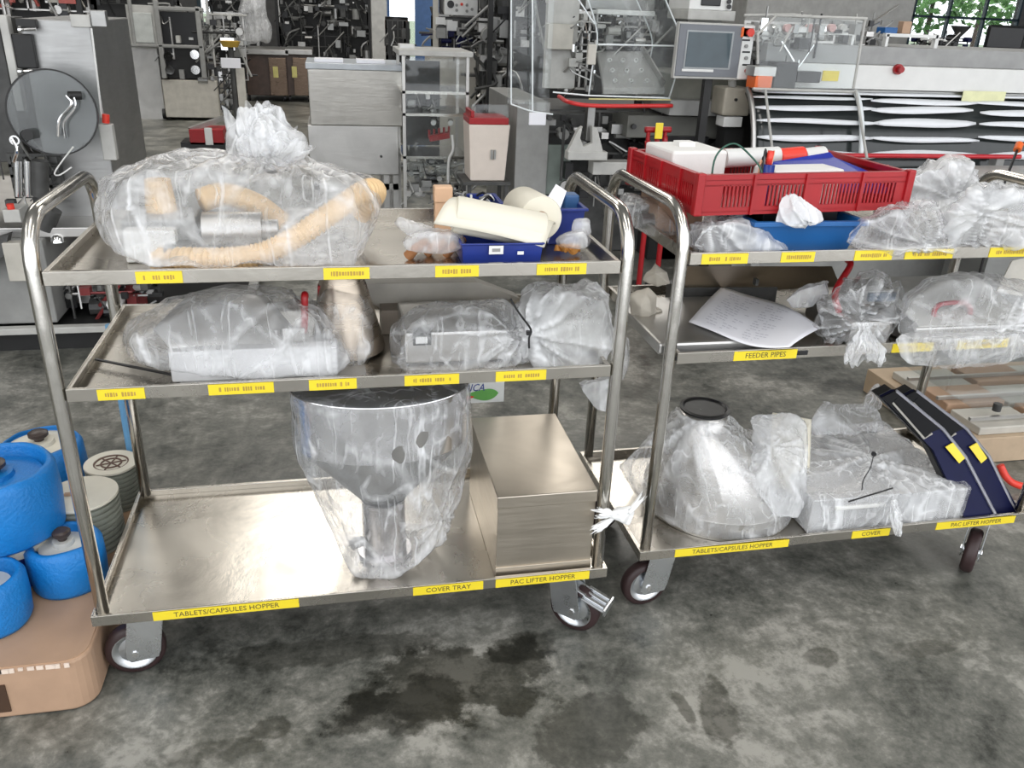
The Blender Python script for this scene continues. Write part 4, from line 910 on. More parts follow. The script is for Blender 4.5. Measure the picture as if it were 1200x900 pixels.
# cream board between the cone and the box
bp = [P(905, 612, .26), P(943, 612, .2), P(952, 490, .2), P(935, 478, .26), P(880, 470, .36)]
t = thing('cream_board', 'cream board wrapped in film between the hopper and the bagged box', 'board', P(930, 612, .24))
b = MB(); b.prism([(v.x, v.y, max(SB+.002, v.z)) for v in (P(898, 620, .13), P(944, 612, .17), P(950, 492, .27), P(905, 484, .33))], (.004, .003, 0), 1); b.build('board', CREAM_CARD, t)
bag('plastic_bag', 'film bag around the cream board beside the conical hopper', [dict(pts=[Vector((v.x, v.y, max(SB+.003, v.z))) for v in (P(868, 470, .33), P(935, 472, .3), P(956, 492, .27), P(950, 600, .12), P(940, 622, .06), P(905, 625, .06), P(880, 590, .12), P(900, 520, .18), P(935, 540, .12))], level=5, amp=.012, knot=P(900, 520, .16), kamp=.02, nf=9, floor=SB+.001, seed=92)], FILM_MILK)
# bagged box
yb0 = .085; x0, x1 = P(948, 612, yb0).x, P(1128, 596, yb0).x; zt3 = P(1000, 583, yb0).z; yb1 = P(1000, 492, z=zt3).y
yb1 = min(yb1, .46)
t = thing('steel_case', 'low wide steel case wrapped in film on the right trolley bottom shelf', 'case', ((x0+x1)/2, yb0, SB))
b = MB(); b.box((x0, yb0, SB+.002), (x1, yb1, zt3)); b.build('case_body', plain('pale_case', (.5, .5, .5), .35, .2), t, bevel=.003)
b = MB(); b.box((x0+.06, yb0-.012, zt3-.028), (x0+.2, yb0-.001, zt3-.018)); b.build('front_slot', WHITE_PAINT, t, bevel=.002)
bx = [Vector((x, y, z)) for x in (x0-.006, x1+.006) for y in (yb0-.012, yb1+.004) for z in (SB+.003, zt3+.006)]
bag('plastic_bag', 'clear film bag twisted shut over the low steel case', [dict(pts=bx+[Vector(((x0+x1)/2-.02, .24, zt3+.03))], level=6, amp=.0035, knot=Vector((P(1024, 532, .22).x, .22, zt3+.03)), kamp=.02, nf=17, floor=SB+.001, seed=93, relax=1),
    dict(pts=[P(x, y, Y) for x, y, Y in ((945, 490, .4), (962, 470, .44), (1010, 466, .44), (1030, 470, .44), (1040, 498, .4), (945, 515, .36), (1040, 515, .36), (990, 480, .47))], level=5, amp=.014, seed=94),
    dict(pts=[P(x, y, Y) for x, y, Y in ((1008, 478, .42), (1014, 462, .43), (1030, 446, .43), (1037, 455, .43), (1034, 482, .42), (1022, 465, .4), (1022, 470, .46))], level=4, amp=.006, seed=95),
    dict(pts=[P(x, y, Y) for x, y, Y in ((1036, 575, .06), (1052, 575, .06), (1058, 600, .03), (1062, 622, .02), (1062, 638, .015), (1048, 634, .015), (1040, 615, .02), (1036, 600, .03), (1050, 600, .0), (1052, 625, -.005))], level=4, amp=.007, knot=P(1044, 574, .06), kamp=.008, seed=96)],
    film('clear_film_e', .1, 1.2, haze=.2, gl=1.0, rough=.2))
b = MB(); b.tube([P(994, 588, .05), P(1020, 580, .045), P(1046, 572, .05)], .0022, 6); b.tube([P(1024, 532, .2), P(1020, 548, .16), P(1012, 562, .12), P(1010, 574, .08)], .0014, 5); b.lathe([(.001, -.004), (.007, -.002), (.007, .002), (.001, .004)], P(1024, 532, .2), (0, -.5, 1), 12)
tag(b.build('cable_tie', BLACK, smooth=True), 'black cable tie lying on the film bag of the low steel case', 'cable tie')
# two bent navy guards leaning at the right end
for k, (ox, lab) in enumerate(((0, 'bent navy guard panel with yellow label leaning on the bagged case, nearer the case'), (28, 'bent navy guard panel with yellow label, the outer one by the castor'))):
    Y0 = .075+.02*k
    t = thing('guard_panel', lab, 'panel', P(1150+ox, 600, Y0), group='bent navy guard panels')
    out_ = [(1034+ox*.85, 466), (1050+ox*.85, 458), (1105+ox, 503), (1131+ox, 535), (1168+ox*.9, 606), (1130+ox*.9, 606), (1112+ox, 566), (1094+ox, 528), (1060+ox, 492)]
    pl = [P(x, y, Y0+.12*max(0, (606-y)/150)) for x, y in out_]
    for v in pl: v.z = max(v.z, SB+.002)
    b = MB(); b.prism(pl, (0, .012, 0), 1); b.build('panel_face', BLUE_NAVY, t)
    b = MB(); b.prism([v+Vector((-.004, .013, 0)) for v in pl], (0, .03, 0), 1); b.build('panel_body', DARK_PAINT, t)
    # black lattice frame in the upper half
    fr = [(1048+ox*.85, 470), (1052+ox*.85, 466), (1092+ox, 506), (1084+ox, 514)]
    b = MB(); b.prism([P(x, y, Y0+.12*max(0, (606-y)/150)-.004) for x, y in fr], (0, .004, 0), 1); b.build('window_recess', MATTE_BLACK, t)
    up_ = [out_[0], out_[1], (1103+ox, 502), (1078+ox, 512), out_[8]]
    b = MB(); b.prism([P(x, y, Y0+.12*max(0, (606-y)/150)-.003) for x, y in up_], (0, .004, 0), 1); b.build('upper_frame', MATTE_BLACK, t)
    eg = [out_[1], out_[2], out_[3], out_[4]]
    b = MB(); b.tube([P(x, y, Y0+.12*max(0, (606-y)/150)-.002) for x, y in eg], .0045, 6, raw=True); b.build('edge_rail', plain('silver_edge', (.45, .45, .5), .3, .6), t)
    b = MB(); b.tube([P(x, y, Y0+.12*max(0, (606-y)/150)-.003) for x, y in ((1046+ox*.85, 472), (1083+ox, 514), (1092+ox, 508))], .003, 6, raw=True); b.build('frame_strip', plain('beige_strip', (.4, .38, .34), .4), t)
    lb = [(1108+ox, 524), (1117+ox, 519), (1131+ox*.93, 537), (1124+ox*.93, 543)]
    b = MB(); b.prism([P(x, y, Y0+.12*max(0, (606-y)/150)-.006) for x, y in lb], (0, .002, 0), 1); b.build('yellow_label', YELLOW, t)
    bk = [P(1130+ox, 560, Y0+.04), P(1150+ox*.8, 606, Y0+.02), P(1128+ox*.5, 606, Y0+.02), P(1112+ox, 570, Y0+.04)]
    for v in bk: v.z = max(v.z, SB+.002)
    b = MB(); b.prism(bk, (0, .1, 0), 1); b.build('back_foot', DARK_PAINT, t)

# ================================================================== LEFT: CARTON PALLET AND WRAPPED PARTS
PH = .13
t = thing('carton_pallet', 'low brown carton covered pallet at the left front with rounded corner', 'carton', (-.4, .3, 0))
def rr(x0, y0, x1, y1, r, n=6):
    o = []
    for cx, cy, a0 in ((x1-r, y0+r, -PI/2), (x1-r, y1-r, 0), (x0+r, y1-r, PI/2), (x0+r, y0+r, PI)):
        for i in range(n+1): a = a0+PI/2*i/n; o.append((cx+r*math.cos(a), cy+r*math.sin(a)))
    return o
b = MB(); b.prism([(x, y, 0.002) for x, y in rr(-.82, -.035, -.012, .62, .05)], (0, 0, 1), PH-.004); b.build('carton_body', CARDBOARD, t, bevel=.006)
b = MB(); b.prism([(x, y, PH-.003) for x, y in rr(-.815, -.03, -.017, .615, .046)], (0, 0, 1), .003); b.build('carton_top', plain('carton_top_brown', (.42, .27, .17), .5, var=.06), t)
b = MB(); p = P(2, 800, -.036); b.box((p.x-.03, -.038, .02), (p.x+.004, -.034, .09)); b.build('hand_slot', plain('dark_slot', (.06, .03, .015), .7), t)
b = MB(); rnd = random.Random(8)
for k in range(9):
    x = P(-10+k*11, 785, -.03).x; b.box((x, -.0375, PH-.012+rnd.random()*.004), (x+rnd.uniform(.006, .02), -.0345, PH-.002)); 
b.build('torn_tape', plain('torn_paper', (.75, .62, .52), .6), t)
def wrapped_cup(c, R, H, label, ins=CERAMIC, knob=True, wall=.016, depth=.03, group='blue foam wrapped parts'):
    t = thing('foam_wrapped_part', label, 'wrapped part', c, 0, group)
    b = MB(); pr = [(R*.9, 0), (R*.99, .012), (R*1.02, H*.5), (R, H-.016), (R-.008, H-.003), (R-.016, H), (R-wall-.004, H-.008), (R-wall-.006, H-depth), (R-wall-.01, H-depth-.006), (.002, H-depth-.006)]
    b.lathe(pr, c, seg=56)
    for v in b.bm.verts:
        d = Vector((v.co.x-c[0], v.co.y-c[1], 0))
        if d.length > .01: v.co += d.normalized()*.004*noise.noise(v.co*16) + Vector((0, 0, .004*noise.noise(v.co*22+Vector((5, 0, 0)))*(1 if v.co.z > c[2]+.02 else 0)))
    b.build('foam_wrap', BLUE_FOAM, t, smooth='all')
    r2 = R-wall-.012
    b = MB(); b.lathe([(r2, 0), (r2, .006), (r2*.45, .01), (r2*.42, .02), (r2*.3, .02)], (c[0], c[1], c[2]+H-depth-.004), seg=40); b.build('disc', ins, t, smooth=True)
    if knob: b = MB(); b.cyl((c[0], c[1], c[2]+H-depth+.014), (c[0], c[1], c[2]+H-depth+.028), R*.12); b.lathe([(R*.2, 0), (R*.24, .004), (R*.24, .012), (R*.18, .016)], (c[0], c[1], c[2]+H-depth+.026), seg=24); b.build('knob', plain('dark_brown_knob', (.05, .035, .03), .4), t, smooth=True)
    return t
ps = P(82, 705, z=PH); R_s = (P(127, 680, ps.y+.07).x-P(37, 680, ps.y+.07).x)/2
wrapped_cup((P(82, 680, ps.y+.07).x, ps.y+R_s, PH), R_s, P(82, 652, ps.y+.005).z-PH, 'small blue foam wrapped part nearest the trolley post', plain('grey_white_plate', (.6, .6, .56), .3), depth=.02)
wrapped_cup((P(-22, 700, .1).x, .12, PH), R_s, .12, 'blue foam wrapped part cut by the left photo edge', plain('grey_white_plate_b', (.6, .6, .56), .3))
by = .23; R_b = .125; bx_ = P(74, 600, by+.06).x-R_b
zb0 = P(40, 655, by-R_b+.06).z; zb1 = P(30, 590, by-R_b+.06).z
b = MB(); b.cyl((bx_, by+.06, PH+.001), (bx_, by+.06, zb0-.001), R_b*.62, seg=32); b.cyl((bx_, by+.06, zb0-.03), (bx_, by+.06, zb0-.002), R_b*.75, seg=32, mi=1); tag(b.build('blue_drum', [plain('deep_blue_base', (.01, .03, .25), .5), CERAMIC], smooth=True), 'deep blue drum under the large blue foam wrapped part', 'drum')
wrapped_cup((bx_, by+.06, zb0), R_b, zb1-zb0+.025, 'large blue foam wrapped part raised on a deep blue drum', BLUE_FOAM, depth=.03)
pk = P(48, 525, z=.26)
wrapped_cup((pk.x, pk.y, PH), P(97, 525, pk.y).x-pk.x, .15, 'blue foam wrapped part with a cream disc lid and dark knob at the back', CERAMIC, wall=.008, depth=.012)
def finned(c, R, H, n, label, dial):
    t = thing('finned_roller', label, 'roller', c, 0, 'finned rollers on the carton')
    b = MB(); pr = [(R*.93, 0)]
    for i in range(n): z = H*.96*i/n; pr += [(R, z+.001), (R, z+H/n*.5), (R*.93, z+H/n*.55), (R*.93, z+H/n*.95)]
    b.lathe(pr, c, seg=56); b.build('fins', FIN, t, smooth=True)
    b = MB(); b.lathe([(R*1.0, H*.955), (R*1.01, H*.965), (R*1.0, H), (R*.66, H), (R*.64, H-.004), (.002, H-.004)] if dial else [(R, H*.955), (R*1.01, H*.965), (R*1.0, H), (.002, H)], c, seg=56); b.build('top_disc', CERAMIC, t, smooth=True)
    if dial:
        b = MB()
        for r_, w in ((.6, .05), (.35, .05)): b.lathe([(R*r_, 0), (R*(r_+w), 0), (R*(r_+w), .003), (R*r_, .003)], (c[0], c[1], c[2]+H-.004), seg=36, closed=True)
        for a in range(6): b.bar((c[0], c[1], c[2]+H-.002), (c[0]+R*.55*math.cos(a*PI/3+.3), c[1]+R*.55*math.sin(a*PI/3+.3), c[2]+H-.002), .003, .002)
        b.build('dial_rings', plain('rust_ring', (.14, .08, .06), .6), t)
    else: MB().box((c[0]-.035, c[1]-.01, c[2]+H), (c[0]-.02, c[1]-.0, c[2]+H+.005)).build('lug', CARDBOARD, t)
f1 = P(95, 578, z=.27); finned((f1.x, f1.y, PH), P(133, 578, f1.y).x-f1.x+.01, .14, 9, 'larger cream topped finned roller beside the trolley post', False)
f2 = P(128, 546, z=.25); finned((f2.x, f2.y+.02, PH), P(160, 546, f2.y).x-f2.x, .12, 9, 'smaller finned roller with ringed top behind the larger roller', True)
b = MB(); p = P(149, 500, .66); b.cyl((p.x, .66, .001), (p.x, .66, .6), .012, seg=12); b.cyl((p.x, .66, .001), (p.x, .66, .02), .03, seg=16); tag(b.build('blue_pole', plain('pale_blue_pole', (.12, .3, .5), .4)), 'pale blue pole standing behind the left back post', 'pole')

# ================================================================== BACKGROUND MACHINES
def rect(x0, y0, x1, y1, Y):
    """extent at depth Y of a rectangle seen there: xmin, xmax, zmin, zmax"""
    xm, ym = (x0+x1)/2, (y0+y1)/2
    return P(x0, ym, Y).x, P(x1, ym, Y).x, P(xm, y1, Y).z, P(xm, y0, Y).z
def rbox(b, r, Y, dep, mi=0, to_floor=False, bev=0):
    x0, x1, z0, z1 = rect(*r, Y); 
    b.box((x0, Y, 0.002 if to_floor else z0), (x1, Y+dep, z1), mi, bev=bev); return x0, x1, z0, z1
def fb(name, r, Y, dep, mat, parent, to_floor=False, bevel=.004, label=None):
    b = MB(); rbox(b, r, Y, dep, 0, to_floor); return b.build(name, mat, parent, bevel=bevel, label=label)
def fittings(name, r, Y0, Y1, n, mats, parent, seed=0, size=(.02, .07), zmin=.03):
    """crowded small machine fittings: blocks, rods, rollers and hoses too small and many to count"""
    rnd = random.Random(seed); b = MB(); x0, x1, z0, z1 = rect(*r, Y0); z0 = max(z0, zmin)
    for k in range(n):
        c = Vector((rnd.uniform(x0, x1), rnd.uniform(Y0, Y1), rnd.uniform(z0, z1))); s = rnd.uniform(*size); mi = rnd.randrange(len(mats)); q = rnd.random()
        if q < .4:
            d = Vector((s*rnd.uniform(.3, 1), s*rnd.uniform(.3, 1), s*rnd.uniform(.3, 1))); b.box(tuple(c-d/2), tuple(c+d/2), mi)
        elif q < .62:
            ax = Vector(rnd.choice(((1, 0, 0), (0, 1, 0), (0, 0, 1)))); b.cyl(c-ax*s*.5, c+ax*s*.5, s*rnd.uniform(.2, .45), seg=10, mi=mi)
        elif q < .85:
            ax = Vector(rnd.choice(((1, 0, 0), (0, 0, 1), (.7, 0, .7), (.3, .2, -.9)))).normalized(); b.cyl(c-ax*s*1.6, c+ax*s*1.6, s*.09, seg=6, mi=mi)
        else:
            b.tube([c, c+Vector((rnd.uniform(-1, 1), rnd.uniform(-.3, .3), rnd.uniform(-1, 1)))*s*1.3, c+Vector((rnd.uniform(-1, 1), rnd.uniform(-.3, .3), rnd.uniform(-1, 1)))*s*2], s*.09, 5, mi=mi, n=8)
    # everything stands on rails, so nothing hangs in the air
    for k in range(5): z = z0+(z1-z0)*k/4; b.box((x0, (Y0+Y1)/2, z), (x1, (Y0+Y1)/2+.012, z+.012), 0)
    for k in range(5): x = x0+(x1-x0)*k/4; b.box((x, (Y0+Y1)/2, z0), (x+.012, (Y0+Y1)/2+.012, z1), 0)
    o = b.build(name, mats, parent); o['kind'] = 'stuff'; return o
DARKS = [DARK_BODY, GREY_PAINT, STEEL_DARK, BLACK, STEEL_SATIN, DARK_BODY]
MIXED = [STEEL_SATIN, STEEL_DARK, LIGHT_PAINT, BLACK, CHROME, GREY_PAINT]
def castor_small(parent, x, y, r=.05):
    b = MB(); b.cyl((x-.015, y, r+.002), (x+.015, y, r+.002), r, seg=18); b.build('wheel', BLACK, parent)

# --- large steel cabinet machine at the far left
t = thing('steel_cabinet_machine', 'tall grey steel cabinet machine with a round glass lid at the far left', 'machine', (-.6, 2.4, 0))
b = MB(); b.box((-.63, 2.3, .45), (-.374, 3.0, 1.262)); b.build('cabinet', steel('cabinet_steel', (.36, .36, .355), .4, (1, 1, 6)), t, bevel=.006)
fb('top_plate', (82, 17, 106, 32), 2.28, .02, LIGHT_PAINT, t)
fb('hinge_bracket', (106, 12, 124, 32), 2.27, .04, STEEL_DARK, t)
b = MB(); b.tube([P(107, 33, 2.27), P(114, 90, 2.27), P(119, 138, 2.27)], .004, 6); b.build('lid_cable', WHITE_PAINT, t)
b = MB(); b.cyl(P(124, 144, 2.24), P(124, 134, 2.24), .014, seg=16); b.build('red_cap', RED_BRIGHT, t); fb('strut', (118, 146, 134, 188), 2.23, .04, LIGHT_PAINT, t)
fb('side_window', (18, 22, 42, 33), 2.27, .03, DARK_PAINT, t); fb('side_window', (16, 40, 40, 80), 2.27, .03, DARK_PAINT, t)
for yy in (35, 84): b = MB(); b.cyl(P(22, yy, 2.25), P(42, yy-1, 2.25), .006, seg=8); b.cyl(P(22, yy, 2.24), P(26, yy, 2.24), .013); b.build('hinge', CHROME, t, smooth=True)
fb('left_panel', (-70, 20, 14, 190), 2.35, .3, DARK_BODY, t)
fb('side_frame', (8, 18, 18, 130), 2.26, .05, LIGHT_PAINT, t)
c = P(62, 132, 2.16)
b = MB(); b.lathe([(.001, 0), (.155, 0), (.155, .008), (.001, .008)], c, (.12, -1, .1), 56); b.build('glass_lid', GLASS_SMOKE, t, smooth=True)
b = MB(); b.lathe([(.154, -.002), (.16, -.002), (.16, .01), (.154, .01)], c, (.12, -1, .1), 56, closed=True); b.build('lid_rim', DARK_PAINT, t, smooth=True)
b = MB(); b.tube([P(78, 112, 2.12), P(84, 122, 2.11), P(70, 140, 2.1), P(68, 160, 2.1)], .006, 8); b.tube([P(86, 112, 2.12), P(88, 125, 2.11), P(75, 143, 2.1), P(76, 162, 2.1)], .005, 8); b.cyl(P(95, 112, 2.14), P(80, 112, 2.12), .016, seg=12, mi=1); b.build('clamp_handle', [CHROME, DARK_PAINT], t, smooth=True)
b = MB(); b.cyl(P(30, 158, 2.13), P(32, 158, 2.05), .02, seg=14); b.tube([P(14, 162, 2.05), P(20, 175, 2.04), P(16, 190, 2.04)], .007, 8, mi=1); b.lathe([(.012, 0), (.018, 0), (.018, .01), (.012, .01)], P(18, 164, 2.05), (0, -1, 0), 20, closed=True, mi=1); b.build('latch', [DARK_PAINT, CHROME], t, smooth=True)
# lower body, table and open frame
t2 = thing('machine_table', 'low steel machine bed with pipes and dark fittings behind the left trolley', 'machine', (-.6, 2.2, 0))
xl_, xr_ = -1.2, P(178, 380, 2.15).x
b = MB(); b.box((xl_, 2.1, .46), (-.24, 3.2, .5)); b.box((-.24, 2.2, .36), (.1, 3.1, .40)); b.build('bed_plate', STEEL_SATIN, t2, bevel=.004)
b = MB(); b.box((xl_, 2.0, .085), (.12, 2.04, .112)); b.box((.1, 2.0, .085), (.14, 3.1, .112)); b.build('front_rail', LIGHT_PAINT, t2, bevel=.003)
b = MB(); b.box((xl_, 2.06, .112), (-.62, 3.1, .46)); b.build('left_housing', GREY_PAINT, t2, bevel=.006)
b = MB(); b.box((xl_, 2.05, .0), (.1, 3.1, .08)); b.build('plinth', DARK_PAINT, t2)
for (px, mi) in ((22, 0), (34, 0), (48, 1)):
    b = MB(); b.cyl(P(px, 230, 2.1), P(px-1, 188, 2.1), .016 if mi == 0 else .03, seg=16); b.build('pipe', CHROME if mi == 0 else DARK_BODY, t2, smooth=True)
b = MB(); b.lathe([(.001, .03), (.012, .029), (.024, .02), (.03, 0)], P(68, 283, 2.1), seg=28); b.build('steel_dome', CHROME, t2, smooth=True)
b = MB(); b.cyl(P(52, 268, 2.12), P(62, 245, 2.12), .035, seg=18); b.build('motor', DARK_BODY, t2, smooth=True)
b = MB(); p = P(13, 245, 2.0); b.cyl(p, p+Vector((0, 0, .02)), .013, seg=14); b.build('red_button', RED_BRIGHT, t2); b = MB(); b.box((p.x-.03, 1.99, p.z-.05), (p.x+.03, 2.1, p.z)); b.build('button_box', LIGHT_PAINT, t2, bevel=.003)
fb('cream_cover', (6, 285, 28, 330), 1.98, .05, CREAM_PAINT, t2)
b = MB(); b.prism([P(-40, 290, 2.0), P(10, 275, 2.0), P(4, 300, 1.99), P(-40, 330, 1.99)], (0, .05, 0), 1); b.build('dark_cover', DARK_BODY, t2)
fittings('fittings', (62, 335, 172, 385), 2.1, 2.6, 95, [DARK_BODY, BLACK, STEEL_DARK, WHITE_PAINT, plain('old_red', (.2, .03, .03), .5), STEEL_SATIN], t2, 1, (.03, .09), .12)
fittings('cables', (0, 190, 60, 240), 2.15, 2.4, 30, [DARK_BODY, CHROME, STEEL_DARK], t2, 2, (.02, .06), .46)
fb('grey_back_plate', (66, 200, 120, 300), 2.6, .04, STEEL_SATIN, t2)
# floor cable by the machine
b = MB(); b.tube([P(86, 172, 2.0), P(72, 190, 2.0), P(64, 203, 2.0), P(70, 205, 1.98), P(84, 196, 2.0)], .003, 6); tag(b.build('white_cable', WHITE_PAINT, smooth='all'), 'thin white cable looped at the bottom of the round glass lid', 'cable')

# --- far machine with grey base box and small windows
Y = 9.4
t = thing('filling_machine', 'grey machine with a windowed upper half and black castors far behind the left trolley', 'machine', (P(205, 140, Y).x, Y, 0))
fb('base_box', (192, 94, 256, 138), Y, .9, CREAM_PAINT, t, bevel=.01)
fb('left_body', (158, 55, 190, 142), Y+.1, .9, STEEL_SATIN, t, bevel=.01)
fb('window_frame', (150, 6, 186, 56), Y, .05, LIGHT_PAINT, t); fb('window_pane', (155, 15, 179, 50), Y-.02, .02, plain('pale_pane', (.5, .52, .5), .2), t)
fb('dark_panel', (187, 55, 240, 92), Y+.05, .5, DARK_PAINT, t); fb('dark_window', (187, 14, 232, 52), Y+.05, .4, BLACK, t)
b = MB()
for r in ((184, 0, 190, 92), (232, 8, 238, 92), (184, 8, 238, 13), (150, 52, 238, 56), (150, -30, 238, -20), (150, -30, 154, 52)): rbox(b, r, Y-.04, .06)
b.build('frame', GREY_PAINT, t, bevel=.01)
for (kx, ky) in ((197, 66), (228, 64), (199, 82), (229, 82)): b = MB(); k = P(kx, ky, Y-.05); b.cyl(k, k+Vector((0, .1, 0)), .05, seg=18); b.build('roller', CHROME, t, smooth=True)
fittings('fittings', (190, 15, 285, 95), Y+.0, Y+.4, 120, MIXED, t, 5, (.05, .16))
for px in (193, 252): p = P(px, 143, Y+.05); castor_small(t, p.x, Y+.1, .06); castor_small(t, p.x, Y+.8, .06)
t = thing('dark_stand', 'small stand with yellow dish and white notice beside the far grey machine', 'stand', (P(268, 100, 8.6).x, 8.6, 0))
fb('notice', (259, 68, 282, 80), 8.55, .01, PAPER, t); b = MB(); k = P(270, 55, 8.6); b.lathe([(.08, 0), (.11, .06), (.1, .06), (.07, .01)], k, seg=24); b.build('dish', plain('amber_dish', (.5, .32, .05), .3), t, smooth=True)
b = MB(); b.cyl((k.x, 8.62, .002), (k.x, 8.62, k.z), .03); b.build('post', DARK_BODY, t); fb('post_sleeve', (278, 80, 288, 130), 8.6, .05, CREAM_PAINT, t, True)
fittings('fittings', (255, 80, 278, 130), 8.6, 8.8, 30, DARKS, t, 6, (.04, .1))
t = thing('red_trolley_jack', 'red and white low jack on the floor behind the large milky bag', 'jack', (P(240, 150, 7).x, 7, 0))
fb('red_body', (222, 152, 262, 170), 6.9, .3, RED, t); fb('white_band', (240, 150, 249, 170), 6.88, .02, WHITE_PAINT, t); b = MB(); b.bar(P(222, 152, 6.95), P(262, 138, 7.1), .05, .04); b.build('silver_arm', STEEL_SATIN, t)
b = MB(); k = P(240, 176, 6.95); b.box((k.x-.2, 6.9, .03), (k.x+.2, 7.2, .12)); b.build('black_base', BLACK, t); castor_small(t, k.x-.12, 7, .045)
# --- brown cabinets
Y = 11.6
for k, (x0, x1, lab) in enumerate(((288, 338, 'dark brown steel cabinet with yellow tag, the left of two far behind'), (336, 366, 'dark brown steel cabinet with yellow tag, the right of two far behind'))):
    t = thing('brown_cabinet', lab, 'cabinet', (P((x0+x1)/2, 115, Y).x, Y, 0), group='brown cabinets far behind')
    fb('cabinet_body', (x0, 64, x1, 112), Y, .8, BROWN_DARK, t, bevel=.01); fb('cabinet_top', (x0-2, 58, x1, 64), Y-.05, .9, STEEL_SATIN, t)
    fb('front_face', (x0+(28 if k == 0 else 8), 68, x1-2, 112), Y-.03, .03, steel('brown_face', (.22, .16, .12), .3), t); fb('yellow_tag', (x0+(32 if k == 0 else 6), 78, x0+(38 if k == 0 else 12), 91), Y-.05, .01, plain('tag_yellow', (.6, .55, .2), .5), t)
    for px in (x0+4, x1-4): castor_small(t, P(px, 118, Y).x, Y+.1, .05)
bag('plastic_bag', 'tall clear film sheet hanging over equipment above the brown cabinets', [dict(pts=[P(x, y, Yq) for x, y in ((284, -30), (312, -30), (316, 50), (280, 52)) for Yq in (10.5, 10.9)], level=5, amp=.07, seed=120, s=.25)], FILM_MILK)
# --- dark machine racks behind
for i, (r, Y, lab, n, sd) in enumerate((((-60, -60, 90, 12), 6.5, 'crowded machine top showing above the left steel cabinet', 90, 11), ((322, -60, 434, 76), 13.5, 'dark rack of machine parts left of the pale column', 260, 12),
                              ((512, 20, 562, 62), 7.6, 'dark open cabinet of parts behind the glass display frame', 90, 13), ((572, -40, 602, 118), 5.6, 'tall dark parts rack left of the acrylic guard', 120, 14),
                              ((240, -60, 300, 60), 13, 'tall machine frame of pipes behind the yellow dish stand', 110, 15), ((455, 25, 480, 66), 9.0, 'black equipment case in front of the blue door', 12, 16), ((80, -50, 200, 5), 12, 'far dark machine row above the left cabinet', 60, 17), ((880, -60, 1080, 6), 9.0, 'dark grey machine hood far behind the conveyor', 0, 18), ((600, -40, 800, 60), 7.5, 'dark machine bank seen through the acrylic guard', 120, 19))):
    x0, x1, z0, z1 = rect(*r, Y)
    t = thing('parts_rack' if n > 20 else 'equipment_case', lab, 'rack' if n > 20 else 'case', ((x0+x1)/2, Y+.3, 0))
    if n:
        b = MB()
        b.bm.free()
        for x in (x0, x1-.04):
            for yy in (Y, Y+.5): MB().box((x, yy, .002), (x+.04, yy+.04, z1)).build('rack_post', DARK_PAINT if i != 4 else STEEL_SATIN, t)
        b = MB(); b.box((x0, Y+.5, .3), (x1, Y+.53, z1)); b.build('back_panel', DARK_PAINT, t)
        fittings('fittings', r, Y+.02, Y+.45, n, DARKS if sd != 11 else [STEEL_SATIN, CREAM_PAINT, plain('faded_red', (.45, .1, .08), .5), BLACK], t, sd, (.05, .17))
    else:
        b = MB(); b.box((x0, Y, 1.1), (x1, Y+.8, z1)); b.build('case_body', GREY_PAINT, t, bevel=.02); b = MB(); b.box((x0+.1, Y+.1, .002), (x0+.3, Y+.7, 1.1)); b.box((x1-.3, Y+.1, .002), (x1-.1, Y+.7, 1.1)); b.build('legs_frame', DARK_BODY, t)
t = thing('orange_brown_drum', 'dark drum with an orange brown band in front of the blue door', 'drum', (P(466, 30, 9.6).x, 9.6, 0)); k = P(466, 60, 9.6)
b = MB(); b.cyl((k.x, 9.7, .002), (k.x, 9.7, P(466, 20, 9.6).z), .14, seg=24); b.build('drum_body', BLACK, t, smooth=True); b = MB(); zz = P(466, 34, 9.6).z; b.cyl((k.x, 9.7, zz), (k.x, 9.7, zz+.09), .143, seg=24); b.build('drum_band', plain('rusty_band', (.3, .12, .05), .5), t, smooth=True)
# --- steel chest at the middle
Y = 4.0
t = thing('steel_chest', 'pale steel hopper chest on legs behind the left trolley', 'chest', (P(420, 200, Y).x, Y+.3, 0))
x0, x1, z0, z1 = rect(362, 82, 472, 148, Y)
b = MB(); b.prism([(x0, Y, z1), (x0, Y+.02, z0), (x0, Y+.5, z0), (x0, Y+.5, z1)], (x1-x0, 0, 0), 1); b.build('upper_body', steel('chest_steel', (.62, .6, .56), .35), t, bevel=.006)
b = MB(); b.box((x0-.01, Y-.01, z1), (x1+.01, Y+.5, z1+.035)); b.build('chest_lid', plain('lid_grey', (.5, .53, .56), .3), t, bevel=.004)
for (a, c) in ((368, 402), (418, 452)): rr_x0, rr_x1, _, _ = rect(a, 60, c, 70, Y); b = MB(); b.box((rr_x0, Y+.05, z1+.036), (rr_x1, Y+.2, z1+.055)); b.build('papers', PAPER, t)
x0, x1, za, zb = rect(362, 148, 468, 206, Y)
b = MB(); b.box((x0, Y+.03, za), (x1, Y+.5, zb)); b.build('lower_body', STEEL_SATIN, t, bevel=.004)
k = P(447, 184, Y); b = MB(); b.cyl((k.x, Y+.015, k.z), (k.x, Y+.03, k.z), .008); b.build('lock', DARK_BODY, t)
for lx in (x0+.02, x1-.25, x1-.1, x1-.04):
    for ly in (Y+.05, Y+.45): b = MB(); b.box((lx, ly, .002), (lx+.035, ly+.035, za)); b.build('leg', STEEL_SATIN, t)
b = MB(); b.box((x0, Y+.05, za-.1), (x1, Y+.08, za-.06)); b.build('cross_rail', LIGHT_PAINT, t)
